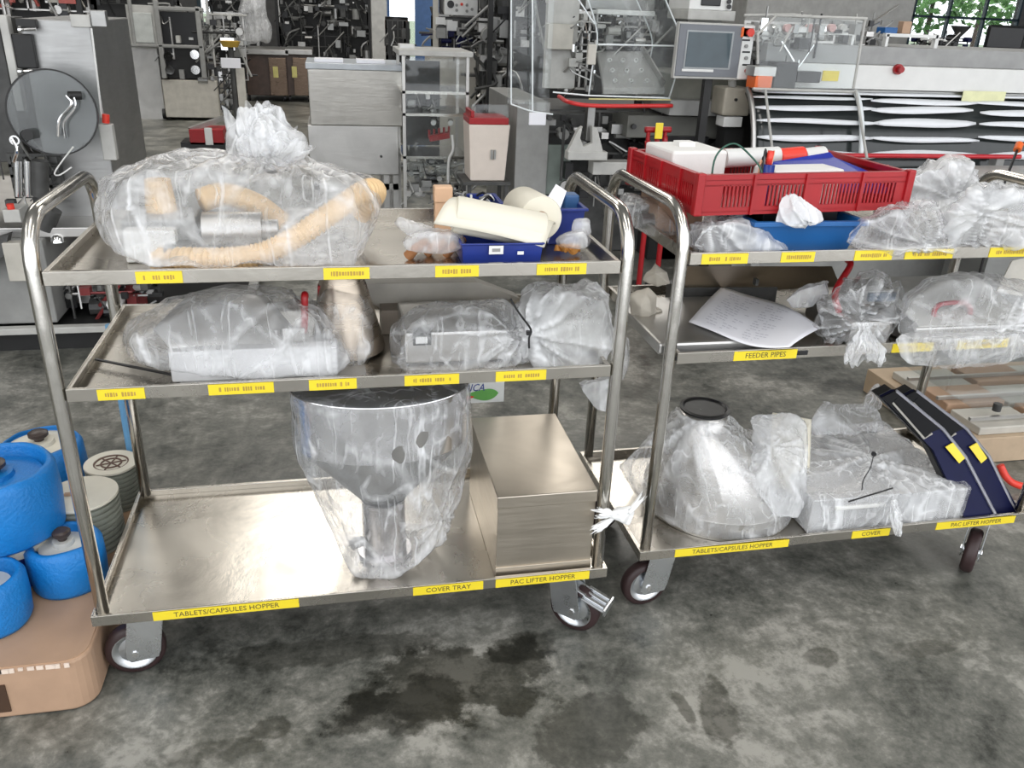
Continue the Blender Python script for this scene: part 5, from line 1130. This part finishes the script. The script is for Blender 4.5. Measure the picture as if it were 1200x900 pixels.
# --- glass sided rack
Y = 3.7
t = thing('glass_rack', 'steel framed rack with clear panes, shelves and dark fittings beside the steel chest', 'rack', (P(510, 200, Y).x, Y+.2, 0))
x0, x1, z0, z1 = rect(472, 66, 549, 215, Y)
for x in (x0, x1-.018):
    for y in (Y, Y+.42): MB().box((x, y, .002), (x+.018, y+.018, z1)).build('rack_post', STEEL_SATIN, t)
b = MB(); b.box((x0-.02, Y-.02, z1), (x1+.02, Y+.46, z1+.03)); b.build('top_plate', LIGHT_PAINT, t, bevel=.004)
for py in (108, 134, 184): z = P(510, py, Y).z; b = MB(); b.box((x0, Y, z-.012), (x1, Y+.44, z+.004)); b.build('shelf', STEEL_TUBE, t)
b = MB(); b.box((x0+.02, Y-.004, z0+.03), (x1-.02, Y, z1-.01)); b.build('front_pane', GLASS, t)
b = MB(); b.box((x0+.03, Y+.4, P(510, 182, Y).z), (x0+.27, Y+.43, z1-.05)); b.build('back_panel', DARK_PAINT, t)
fittings('fittings', (476, 112, 515, 132), Y+.05, Y+.3, 30, DARKS, t, 21, (.02, .06)); fittings('lower_fittings', (478, 186, 548, 235), Y+.02, Y+.4, 90, MIXED, t, 22, (.02, .08))
b = MB(); k0, k1 = P(503, 162, Y+.1), P(526, 158, Y+.1); b.bar(k0, k1, .05, .035)
for q in range(5): b.cyl(k0.lerp(k1, q/4), k0.lerp(k1, q/4)+Vector((0, 0, .05)), .007, seg=8)
b.build('red_manifold', RED, t); b = MB(); b.cyl(P(508, 142, Y+.1), P(508, 144, Y+.05), .016); b.build('dial', WHITE_PAINT, t); b = MB(); b.cyl(P(528, 142, Y+.1), P(528, 144, Y+.05), .016); b.build('dial', WHITE_PAINT, t)
b = MB(); b.tube([P(530, 158, Y-.02), P(531, 175, Y-.03), P(526, 188, Y-.03), P(525, 215, Y-.02)], .009, 8); b.build('white_hose', WHITE_PAINT, t, smooth='all')
fb('white_pad', (468, 52, 486, 60), Y+.2, .12, WHITE_PAINT, t)
# control cabinet behind it with white instrument board
Y = 6.2
t = thing('control_cabinet', 'beige control cabinet with a white instrument board and dark window', 'cabinet', (P(540, 100, Y).x, Y+.3, 0))
fb('cabinet_body', (505, 62, 566, 175), Y, .5, CREAM_PAINT, t, True); fb('post', (508, -40, 514, 62), Y, .06, CREAM_PAINT, t); fb('post', (560, -40, 572, 120), Y-.02, .08, plain('tan_post', (.42, .38, .32), .5), t)
fb('instrument_board', (521, -6, 561, 18), Y-.02, .03, WHITE_PAINT, t); fb('window_recess', (516, 20, 560, 60), Y+.06, .05, BLACK, t)
for kx, ky, mi in ((528, 5, 1), (535, 12, 0), (541, 5, 2), (547, 6, 0), (547, 13, 0), (553, 11, 0), (535, 6, 0)): k = P(kx, ky, Y-.02); b = MB(); b.cyl(k-Vector((0, .01, 0)), k, .03 if mi == 1 else .012, seg=12); b.build('dial', (GREY_PAINT, BLACK, RED_BRIGHT)[mi], t)
fittings('fittings', (515, 24, 560, 60), Y-.02, Y+.05, 40, [DARK_BODY, BLUE_NAVY, GREY_PAINT, WHITE_PAINT], t, 23, (.03, .1))
# --- white bin with red lid in front of the control cabinet
Y = 3.2
t = thing('waste_bin', 'cream waste bin with red lid between the glass rack and the acrylic guard', 'bin', (P(573, 205, Y).x, Y+.1, 0))
x0, x1, z0, z1 = rect(549, 146, 597, 206, Y)
b = MB(); b.prism([(x0+.015, Y+.01, z0-.03), (x1-.02, Y+.01, z0-.03), (x1, Y, z1), (x0, Y, z1)], (0, .22, 0), 1); b.build('bin_body', plain('bin_cream', (.68, .6, .53), .45, var=.05), t, bevel=.006)
b = MB(); b.box((x0, Y-.005, z1), (x1-.01, Y+.22, z1+.035)); b.box((x0+.01, Y+.0, z1+.035), (x0+.03, Y+.2, z1+.07)); b.build('bin_lid', RED, t, bevel=.004)
k = P(578, 180, Y); b = MB(); b.box((k.x-.014, Y-.006, k.z-.03), (k.x-.003, Y+.004, k.z+.02)); b.box((k.x+.003, Y-.006, k.z-.03), (k.x+.014, Y+.004, k.z+.02)); b.build('print_mark', GREY_PAINT, t)
b = MB()
for lx in (x0, x1-.02):
    for ly in (Y+.0, Y+.2): b.box((lx, ly, .002), (lx+.02, ly+.02, z0-.03))
b.box((x0-.03, Y-.02, z0-.05), (x1+.01, Y+.24, z0-.031)); b.build('stand', DARK_BODY, t)
fb('glass_hood', (552, 122, 597, 140), Y+.05, .01, GLASS, t)

# --- packaging machine with acrylic guard
Y = 3.25
t = thing('packing_machine', 'packing machine with tall acrylic guard, red rail and perforated cup plate', 'machine', (P(720, 200, Y).x, Y+.2, 0))
x0, x1, z0, z1 = rect(604, 128, 642, 235, Y)
b = MB(); b.box((x0, Y, .002), (x1, Y+.9, P(620, 120, Y).z)); b.build('side_panel', GREY_PAINT, t, bevel=.004)
b = MB(); b.box((P(640, 150, Y).x, Y+.15, .002), (P(884, 150, Y).x, Y+1.0, P(760, 135, Y+.1).z)); b.build('machine_base', DARK_BODY, t, bevel=.01)
fb('green_grey_panel', (640, 170, 668, 228), Y+.02, .04, plain('green_grey', (.16, .19, .17), .5), t)
fb('cream_panel', (641, -40, 678, 104), Y+.2, .05, LIGHT_PAINT, t); fb('cream_panel', (642, 28, 672, 58), Y+.12, .06, CREAM_PAINT, t)
fb('grey_hood', (688, -60, 770, 14), Y+.4, .4, STEEL_DARK, t); fb('dark_back', (676, 10, 800, 115), Y+.55, .1, DARK_BODY, t)
fittings('mechanism', (672, 16, 705, 108), Y+.1, Y+.4, 70, MIXED, t, 31, (.02, .07)); fittings('mechanism', (700, 16, 775, 50), Y+.2, Y+.45, 50, MIXED, t, 32, (.02, .08)); fittings('lower_mechanism', (642, 135, 880, 232), Y-.05, Y+.14, 150, DARKS, t, 33, (.03, .1))
fb('cross_bar', (700, 12, 768, 18), Y+.15, .03, WHITE_PAINT, t)
# sloped cup plate
q = [P(700, 60, Y+.25), P(752, 60, Y+.25), P(780, 104, Y-.02), P(708, 104, Y-.02)]
b = MB(); b.prism(q, (0, .01, -.02), 1); b.build('cup_plate', plain('cup_plate_grey', (.4, .39, .37), .4), t, bevel=.002)
for i in range(3):
    for j in range(3):
        u, v = .2+.27*i, .28+.27*j; p = q[0].lerp(q[1], u).lerp(q[3].lerp(q[2], u), v)
        b = MB(); b.lathe([(.008, 0), (.013, 0), (.013, .012), (.008, .012)], p+Vector((0, -.003, .002)), (0, -.7, .7), 16, closed=True); b.build('cup', WHITE_PAINT, t, smooth=True)
b = MB(); b.bar(q[3]+Vector((-.01, -.01, -.01)), q[2]+Vector((.01, -.01, -.01)), .02, .035); b.build('plate_edge', LIGHT_PAINT, t, bevel=.002)
b = MB(); b.bar(P(752, 55, Y+.2), P(778, 98, Y-.03), .012, .03); b.build('plate_side', STEEL_SATIN, t)
# acrylic guard: left flat part and bulged right part with bright edges
YF = 3.0
for r in ((598, -60, 628, 122), (624, -60, 648, 130)):
    fb('guard_pane', r, YF+.05 if r[0] < 600 else YF, .006, GLASS, t, bevel=0)
prof = [(670, -60), (686, -10), (700, 40), (694, 80), (690, 112)]; prof2 = [(760, -60), (780, 0), (799, 50), (792, 88), (784, 115)]
A = catmull([P(x, y, YF+(.02 if y > 0 else .0)) for x, y in prof], 16); B = catmull([P(x, y, YF) for x, y in prof2], 16)
b = MB()
for i in range(16): b.face([b.bm.verts.new(v) for v in (A[i], B[i], B[i+1], A[i+1])])
bmesh.ops.remove_doubles(b.bm, verts=b.bm.verts[:], dist=1e-5)
o = b.build('bulged_pane', GLASS, t, smooth='all'); m = o.modifiers.new('s', 'SOLIDIFY'); m.thickness = .005
for line in (A, B, [p+Vector((0, .45, 0)) for p in B]): b = MB(); b.tube(line, .0045, 6, raw=True); b.build('pane_edge', GLASS_EDGE, t, smooth='all')
b = MB()
for i in range(16): b.face([b.bm.verts.new(v) for v in (B[i], B[i]+Vector((0, .45, 0)), B[i+1]+Vector((0, .45, 0)), B[i+1])])
b.build('side_pane', GLASS, t)
for pts in ([P(701, 52, YF-.003), P(799, 54, YF-.003)], [P(690, 112, YF), P(785, 115, YF)], [P(599, 122, YF+.05), P(622, 130, YF), P(648, 134, YF-.02)], [P(599, -50, YF+.05), P(599, 122, YF+.05)], [P(624, -50, YF), P(624, 130, YF)], [P(640, -60, YF), P(686, 12, YF), P(697, 28, YF)], [P(648, 108, YF), P(690, 112, YF)]):
    b = MB(); b.tube(pts, .0042, 6); b.build('pane_edge', GLASS_EDGE, t)
fb('hinge_plate', (689, 52, 699, 76), YF-.01, .02, CREAM_PAINT, t)
fb('white_notice', (620, 132, 640, 147), YF-.05, .01, PAPER, t)
b = MB(); b.tube([P(655, 113, YF+.2), P(668, 120, YF-.02), P(700, 124, YF-.03), P(788, 124, YF-.03)], .011, 10); b.build('red_rail', RED_BRIGHT if False else plain('red_rail_paint', (.6, .03, .03), .35), t, smooth='all')
b = MB(); b.tube([P(690, 116, YF-.01), P(786, 117, YF-.01)], .004, 6); b.build('yellow_seal', plain('pale_yellow', (.6, .55, .25), .5), t)
# bracket with two arms
br = [P(665, 178, YF), P(707, 178, YF), P(700, 150, YF), P(694, 148, YF), P(694, 168, YF), P(684, 172, YF), P(680, 162, YF), P(683, 148, YF), P(678, 152, YF)]
b = MB(); b.prism(br, (0, .04, 0), 1); b.build('bracket', LIGHT_PAINT, t, bevel=.002)
fb('bracket_foot', (666, 178, 712, 188), YF-.01, .08, LIGHT_PAINT, t); fb('grey_box', (695, 190, 740, 205), YF+.05, .1, LIGHT_PAINT, t)
fb('steel_column', (688, 124, 697, 165), YF+.08, .06, STEEL_DARK, t)
# casing under the screen
x0, x1, z0, z1 = rect(787, 92, 852, 132, 3.1)
t = thing('grey_casing', 'olive grey machine casing under the touch screen', 'casing', ((x0+x1)/2, 3.3, 0))
b = MB(); b.box((x0, 3.1, z0), (x1+.25, 3.7, z1+.02)); b.build('upper_casing', plain('olive_grey', (.2, .2, .17), .5), t, bevel=.005)
fb('sloped_tray', (785, 118, 852, 136), 3.0, .3, GREY_PAINT, t); fb('lower_casing', (735, 136, 845, 162), 3.12, .4, plain('dull_olive', (.13, .13, .115), .5), t); b = MB(); k = P(742, 148, 3.11); b.cyl(k, k+Vector((0, -.02, 0)), .014); b.build('knob', BLACK, t)
b = MB(); b.box((x0, 3.2, .002), (x1+.2, 3.7, z0)); b.build('casing_base', DARK_PAINT, t)
fb('dark_vent', (760, 160, 830, 180), 3.08, .03, BLACK, t)
t = thing('grey_motor', 'beige grey motor housing with keyhole below the touch screen', 'motor', P(865, 150, 2.9))
fb('motor_body', (848, 103, 880, 136), 2.85, .16, plain('taupe_metal', (.36, .33, .27), .45), t, bevel=.01); k = P(863, 117, 2.84); b = MB(); b.cyl(k, k+Vector((0, .02, 0)), .008); b.build('keyhole', BLACK, t); fb('white_foot', (848, 137, 870, 149), 2.85, .1, WHITE_PAINT, t)
b = MB(); b.cyl(P(858, 104, 2.92), P(858, 94, 2.92), .022); b.build('motor_neck', LIGHT_PAINT, t, smooth=True); b = MB(); k = P(862, 150, 2.9); b.box((k.x-.06, 2.9, .002), (k.x+.05, 3.0, k.z)); b.build('pedestal', DARK_PAINT, t)
# touch screen
t = thing('touch_screen', 'grey framed touch screen with a white button column at its right', 'screen', P(835, 95, 2.8))
Y = 2.8; x0, x1, z0, z1 = rect(792, 27, 880, 93, Y)
b = MB(); b.box((x0, Y, z0), (x1, Y+.035, z1)); b.build('screen_housing', LIGHT_PAINT, t, bevel=.004)
fb('bezel', (794, 29, 868, 90), Y-.006, .008, plain('bezel_grey', (.16, .17, .19), .4, var=.04), t, bevel=.002)
fb('screen_border', (803, 36, 858, 81), Y-.009, .004, plain('border_grey', (.32, .34, .35), .4), t, bevel=0)
fb('display', (805, 38, 856, 79), Y-.012, .004, SCREEN, t, bevel=0); fb('key_strip', (799, 81, 836, 84), Y-.011, .004, WHITE_PAINT, t, bevel=0)
fb('button_column', (868, 30, 881, 93), Y-.012, .02, WHITE_PAINT, t, bevel=.002)
for (ky, mt) in ((54, GREY_PAINT), (68, GREY_PAINT), (83, plain('dull_red', (.5, .15, .13), .4))): b = MB(); k = P(874, ky, Y-.012); b.cyl(k, k+Vector((0, -.01, 0)), .009, seg=16); b.build('button', mt, t)
for ky in (47, 61, 76): fb('button_tag', (870, ky-1, 879, ky+1), Y-.014, .003, BLACK, t, bevel=0)
b = MB(); k = P(877, 38, Y-.01); b.cyl(k, k+Vector((0, -.03, 0)), .014, .02, seg=20); b.build('stop_button', RED_BRIGHT, t, smooth=True); fb('stop_base', (869, 32, 884, 44), Y-.012, .01, ORANGE, t)
b = MB(); k = P(835, 92, Y); b.box((k.x-.02, Y+.04, .002), (k.x+.02, Y+.08, k.z)); b.build('support_arm', DARK_PAINT, t)
t = thing('white_instrument', 'white instrument with a dark display above the touch screen', 'instrument', P(836, 20, 3.2))
fb('instrument_body', (810, -40, 861, 12), 3.1, .3, WHITE_PAINT, t); fb('display', (824, -30, 847, 7), 3.09, .02, BLACK, t); fb('stand', (806, 12, 862, 24), 3.08, .3, LIGHT_PAINT, t); b = MB()
for ky in (2, 8): k = P(854, ky, 3.09); b.cyl(k, k+Vector((0, -.01, 0)), .012)
b.build('knob', BLACK, t); b = MB(); k = P(835, 24, 3.1); b.box((k.x-.1, 3.2, .002), (k.x+.1, 3.35, k.z)); b.build('pillar', STEEL_DARK, t)
# red hand truck with yellow tag
t = thing('red_hand_truck', 'red hand truck with a yellow tag behind the red crate', 'hand truck', P(770, 210, 2.3))
b = MB(); a, c = P(760, 225, 2.3), P(759, 165, 2.3); b.tube([a, c], .014, 8); a2, c2 = P(781, 225, 2.3), P(779, 160, 2.3); b.tube([a2, c2], .014, 8); b.tube([P(756, 152, 2.3), P(786, 152, 2.3)], .014, 8); b.tube([P(770, 152, 2.3), P(770, 180, 2.3)], .012, 8)
b.tube([c, P(760, 152, 2.3)], .01, 8); b.tube([c2, P(780, 152, 2.3)], .01, 8)
b.tube([a, (a.x, 2.3, .08)], .014, 8); b.tube([a2, (a2.x, 2.3, .08)], .014, 8); b.build('truck_frame', RED, t, smooth='all')
fb('yellow_tag', (768, 144, 777, 163), 2.27, .006, plain('bright_yellow', (.85, .65, .03), .4), t); castor_small(t, a.x, 2.35, .07); castor_small(t, a2.x, 2.35, .07)

# --- long thermoforming line at the right
Y = 2.75
t = thing('conveyor_line', 'long white fronted packing line with dark cover crossed by modelled light reflections at the right', 'machine', (3.5, 3.0, 0))
def band(r0, r1, Ya, dep, mat, name, par=t):
    """a long band along X between two heights read at the picture's right part"""
    b = MB(); b.box((r0[0], Ya, r0[1]), (r1[0], Ya+dep, r1[1])); return b.build(name, mat, par, bevel=.004)
xs0 = P(922, 80, Y).x; zf0, zf1 = P(1100, 107, Y).z, P(1100, 79, Y).z
band((xs0, zf0), (xs0+3.2, zf1), Y, .08, WHITE_PAINT, 'white_fascia')
band((xs0-.1, zf1), (xs0+3.2, P(1100, 57, Y+.05).z), Y+.05, .7, plain('mid_grey_cover', (.3, .3, .295), .45), 'top_cover')
band((xs0-.1, zf0-.035), (xs0+3.2, zf0-.002), Y+.02, .1, STEEL_DARK, 'lower_trim')
band((xs0-.1, .1), (xs0+3.2, zf0-.04), Y+.5, .1, DARK_PAINT, 'dark_interior')
# ceiling-light reflections modelled as pale strips over a dark curved cover
CVX0 = P(884, 150, 2.6).x
def cover_pt(x, s):
    """curved cover: bulges forward and down from the fascia"""
    a = s*1.35; return Vector((x, Y+.02-.20*math.sin(a), zf0-.02-.42*(1-math.cos(a))-.14*s))
b = MB(); b.grid(lambda u, v: cover_pt(CVX0+.02+u*3.3, v)+Vector((0, .03, -.02)), 24, 14); o = b.build('curved_cover', plain('dark_gloss_cover', (.03, .035, .035), .12), t, smooth='all'); m = o.modifiers.new('s', 'SOLIDIFY'); m.thickness = .01
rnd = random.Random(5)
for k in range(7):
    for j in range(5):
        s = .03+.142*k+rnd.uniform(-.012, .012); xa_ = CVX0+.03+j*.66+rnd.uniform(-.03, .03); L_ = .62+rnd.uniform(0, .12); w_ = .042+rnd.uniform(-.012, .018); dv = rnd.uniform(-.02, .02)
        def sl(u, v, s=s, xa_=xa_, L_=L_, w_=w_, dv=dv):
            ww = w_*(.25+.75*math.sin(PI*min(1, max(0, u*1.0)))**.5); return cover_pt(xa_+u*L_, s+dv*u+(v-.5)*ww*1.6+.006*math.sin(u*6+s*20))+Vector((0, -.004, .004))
        b = MB(); b.grid(sl, 10, 2); o = b.build('reflection_strip', plain('reflection_white', (.8, .82, .85), .25, var=.03) if (k, j) == (0, 0) else bpy.data.materials['reflection_white'], t, smooth='all'); m = o.modifiers.new('s', 'SOLIDIFY'); m.thickness = .003
for x in (CVX0+.0, CVX0+.62): b = MB(); b.tube([cover_pt(x, s/12)+Vector((0, -.03, .01)) for s in range(13)], .014, 8, raw=True); b.build('cover_rib', STEEL_SATIN if x == CVX0 else GLASS_EDGE, t, smooth='all')
b = MB(); zr_ = P(1100, 183, 2.5).z; b.cyl((CVX0+.1, 2.5, zr_), (P(1130, 183, 2.5).x+.35, 2.5, zr_), .012, seg=10); b.build('red_rail', RED_PAINT, t, smooth=True)
b = MB(); b.box((CVX0+.05, 2.5, .002), (CVX0+.1, 2.56, zr_)); b.box((CVX0+1.4, 2.5, .002), (CVX0+1.45, 2.56, zr_)); b.box((CVX0, 2.62, .002), (CVX0+3.2, 3.2, .36)); b.build('line_base', GREY_PAINT, t, bevel=.004)
k = P(1051, 81, Y); b = MB(); b.cyl((k.x, Y-.02, k.z), (k.x, Y, k.z), .026, seg=24); b.cyl((k.x, Y-.045, k.z), (k.x, Y-.02, k.z), .016, seg=20); b.build('stop_button', RED, t, smooth=True)
fb('yellow_notice', (964, 83, 983, 95), Y-.006, .005, YELLOW, t, bevel=0); fb('yellow_notice', (1128, 107, 1178, 120), Y-.02, .005, plain('pale_notice', (.75, .75, .45), .5), t, bevel=0)
for (a, c, mt, nm) in (((908, 73), (934, 104), BLACK, 'black_drive'), ((934, 84), (962, 97), BLACK, 'sensor_block'), ((885, 88), (905, 104), ORANGE, 'orange_roll'), ((884, 78), (912, 90), STEEL_SATIN, 'flange')): fb(nm, (a[0], a[1], c[0], c[1]), Y-.08, .1, mt, t)
# clear hood frame on top of the line
YH = 2.62
for pts in ([P(888, 75, YH), P(888, 40, YH), P(910, 18, YH), P(1016, 22, YH)], [P(1014, 22, YH), P(1000, 104, YH)], [P(882, 104, YH), P(1004, 108, YH)], [P(872, 18, YH+.4), P(930, 17, YH+.4), P(1010, 26, YH+.4)], [P(1003, 106, YH-.02), P(1016, 186, YH-.25)], [P(897, 106, YH-.02), P(905, 175, YH-.22)]):
    b = MB(); b.tube(pts, .007, 8, raw=True); b.build('hood_frame', LIGHT_PAINT, t)
b = MB(); b.prism([P(890, 74, YH), P(890, 42, YH), P(911, 20, YH), P(1012, 24, YH), P(1000, 104, YH), P(888, 104, YH)], (0, .004, 0), 1); b.build('hood_pane', GLASS, t)
ROSE = plain('rose_dial', (.6, .35, .33), .4)
for k in range(7):
    p = P(912+k*13, 28, YH+.2); b = MB(); b.cyl((p.x, YH+.2, p.z-.02), (p.x, YH+.23, p.z-.02), .02, seg=16); b.build('dial', (LIGHT_PAINT, ROSE)[k % 2], t, smooth=True)
fittings('line_fittings', (890, 30, 1000, 72), YH+.1, YH+.5, 90, MIXED, t, 41, (.02, .07))
fittings('line_fittings', (1000, 24, 1060, 55), Y+.15, Y+.6, 40, [GREY_PAINT, STEEL_SATIN, BLACK, LIGHT_PAINT], t, 42, (.02, .07))
b = MB()
for r in ((1038, 40, 1100, 44), (1038, 40, 1041, 57), (1096, 40, 1100, 57)): rbox(b, r, Y+.1, .03)
b.build('guide_frame', WHITE_PAINT, t); b = MB()
for r in ((970, 38, 1000, 41), (998, 38, 1001, 56)): rbox(b, r, Y+.1, .03)
b.build('guide_frame', WHITE_PAINT, t); fb('blue_cap', (1037, 32, 1052, 40), Y+.12, .08, BLUE_BIN, t); fb('brown_peg', (1058, 25, 1068, 40), Y+.14, .05, CARDBOARD, t)
b = MB(); k0, k1 = P(1178, 212, 1.9), P(1192, 176, 2.0); b.cyl(k0, k1, .006, seg=8); b.cyl(k1, k1+(k1-k0).normalized()*.04, .018, seg=12, mi=1); b.cyl(k0, (k0.x, 1.9, .002), .006, seg=8); tag(b.build('adjusting_rod', [BLACK, ORANGE], smooth=True), 'black rod with an orange knob behind the right film bags', 'rod')
t = thing('pale_table', 'pale curved table edge behind the right end film bags', 'table', P(1200, 230, 2.0)); b = MB(); x_ = P(1160, 215, 2.0).x; z_ = P(1180, 215, 2.0).z
b.prism([(x, y, z_-.015) for x, y in rr(x_-.02, 1.9, x_+1.2, 2.5, .12)], (0, 0, .015), 1); b.build('tabletop', LIGHT_PAINT, t, bevel=.003); b = MB(); b.box((x_+.2, 2.1, .002), (x_+.9, 2.4, z_-.016)); b.build('pedestal', STEEL_DARK, t)
# items in front of the window
Y = 8.2
t = thing('office_chair', 'dark office chair silhouette in front of the far window', 'chair', (P(1165, 60, Y).x, Y, 0)); k = P(1178, 40, Y)
b = MB(); b.box((k.x-.22, Y, k.z-.18), (k.x+.3, Y+.08, k.z+.1), bev=.03); b.build('backrest', BLACK, t); b = MB(); b.box((k.x-.3, Y-.4, k.z-.34), (k.x+.3, Y+.05, k.z-.26), bev=.02); b.build('seat', BLACK, t); b = MB(); b.cyl((k.x, Y-.15, .08), (k.x, Y-.15, k.z-.33), .03)
for a in range(5): b.bar((k.x, Y-.15, .08), (k.x+.3*math.cos(a*1.257), Y-.15+.3*math.sin(a*1.257), .05), .04, .03)
b.build('star_base', BLACK, t)
t = thing('funnel_stand', 'small dark funnel on a stand before the far window', 'funnel', (P(1123, 60, Y).x, Y, 0)); k = P(1123, 45, Y)
b = MB(); b.lathe([(.01, 0), (.012, .02), (.12, .16), (.11, .16), (.005, .02)], k-Vector((0, 0, .02)), seg=24); b.build('funnel_cone', DARK_BODY, t, smooth=True); b = MB(); b.cyl((k.x, Y, .002), (k.x, Y, k.z-.01), .015); b.build('post', DARK_BODY, t)
fittings('fittings', (1090, 46, 1150, 60), Y-.3, Y+.2, 40, [BLACK, WHITE_PAINT, BLUE_NAVY, DARK_BODY], t, 51, (.04, .12))
b = MB(); k = P(1150, 50, 8.0); b.box((k.x-.9, 7.8, .002), (k.x+.8, 8.6, P(1150, 59, 8.0).z)); tag(b.build('workbench', DARK_BODY, bevel=.02), 'dark workbench standing under the far window', 'bench')
# --- right back: flat tray pallet with clear lids and cartons
t = thing('parts_pallet', 'low pallet of cartons and clear trays on the floor behind the right trolley', 'pallet', (P(1150, 520, z=.1).x, 1.0, 0))
p0 = P(1095, 474, z=.12); p1 = P(1080, 600, z=.12); 
px0, py0, py1 = p0.x, .64, 1.25
b = MB(); b.box((px0-.02, py0, .002), (px0+1.3, py1, .1)); b.build('pallet_deck', plain('pale_wood', (.5, .38, .26), .6), t, bevel=.003)
for k in range(3):
    for j in range(4):
        b = MB(); x = px0+.02+j*.26; y = py0+.02+k*.17; b.box((x, y, .101), (x+.24, y+.15, .13+.01*((k+j) % 2)), bev=.004); b.build('carton', CARDBOARD if (k+j) % 2 else CREAM_PAINT, t)
for j in range(3): b = MB(); y = py0+.05+j*.17; b.box((px0, y, .142), (px0+.6, y+.012, .154)); b.build('slat', STEEL_SATIN, t)
b = MB(); b.box((px0+.05, py0+.1, .16), (px0+.6, py1-.1, .163)); b.build('clear_lid', GLASS, t)
k = P(1168, 479, z=.17); b = MB(); b.cyl((k.x, k.y, .163), (k.x, k.y, .19), .014); b.build('knob', DARK_BODY, t)
b = MB(); b.tube([P(1172, 545, .5), P(1180, 560, .48), P(1195, 569, .46), P(1230, 574, .45)], .012, 8); b.tube([P(1186, 572, .5), P(1200, 580, .5), P(1230, 590, .5)], .006, 6, mi=1); tag(b.build('red_hose', [RED_BRIGHT, BLACK], smooth='all'), 'bright red hose curling at the right photo edge beside the navy guards', 'hose')
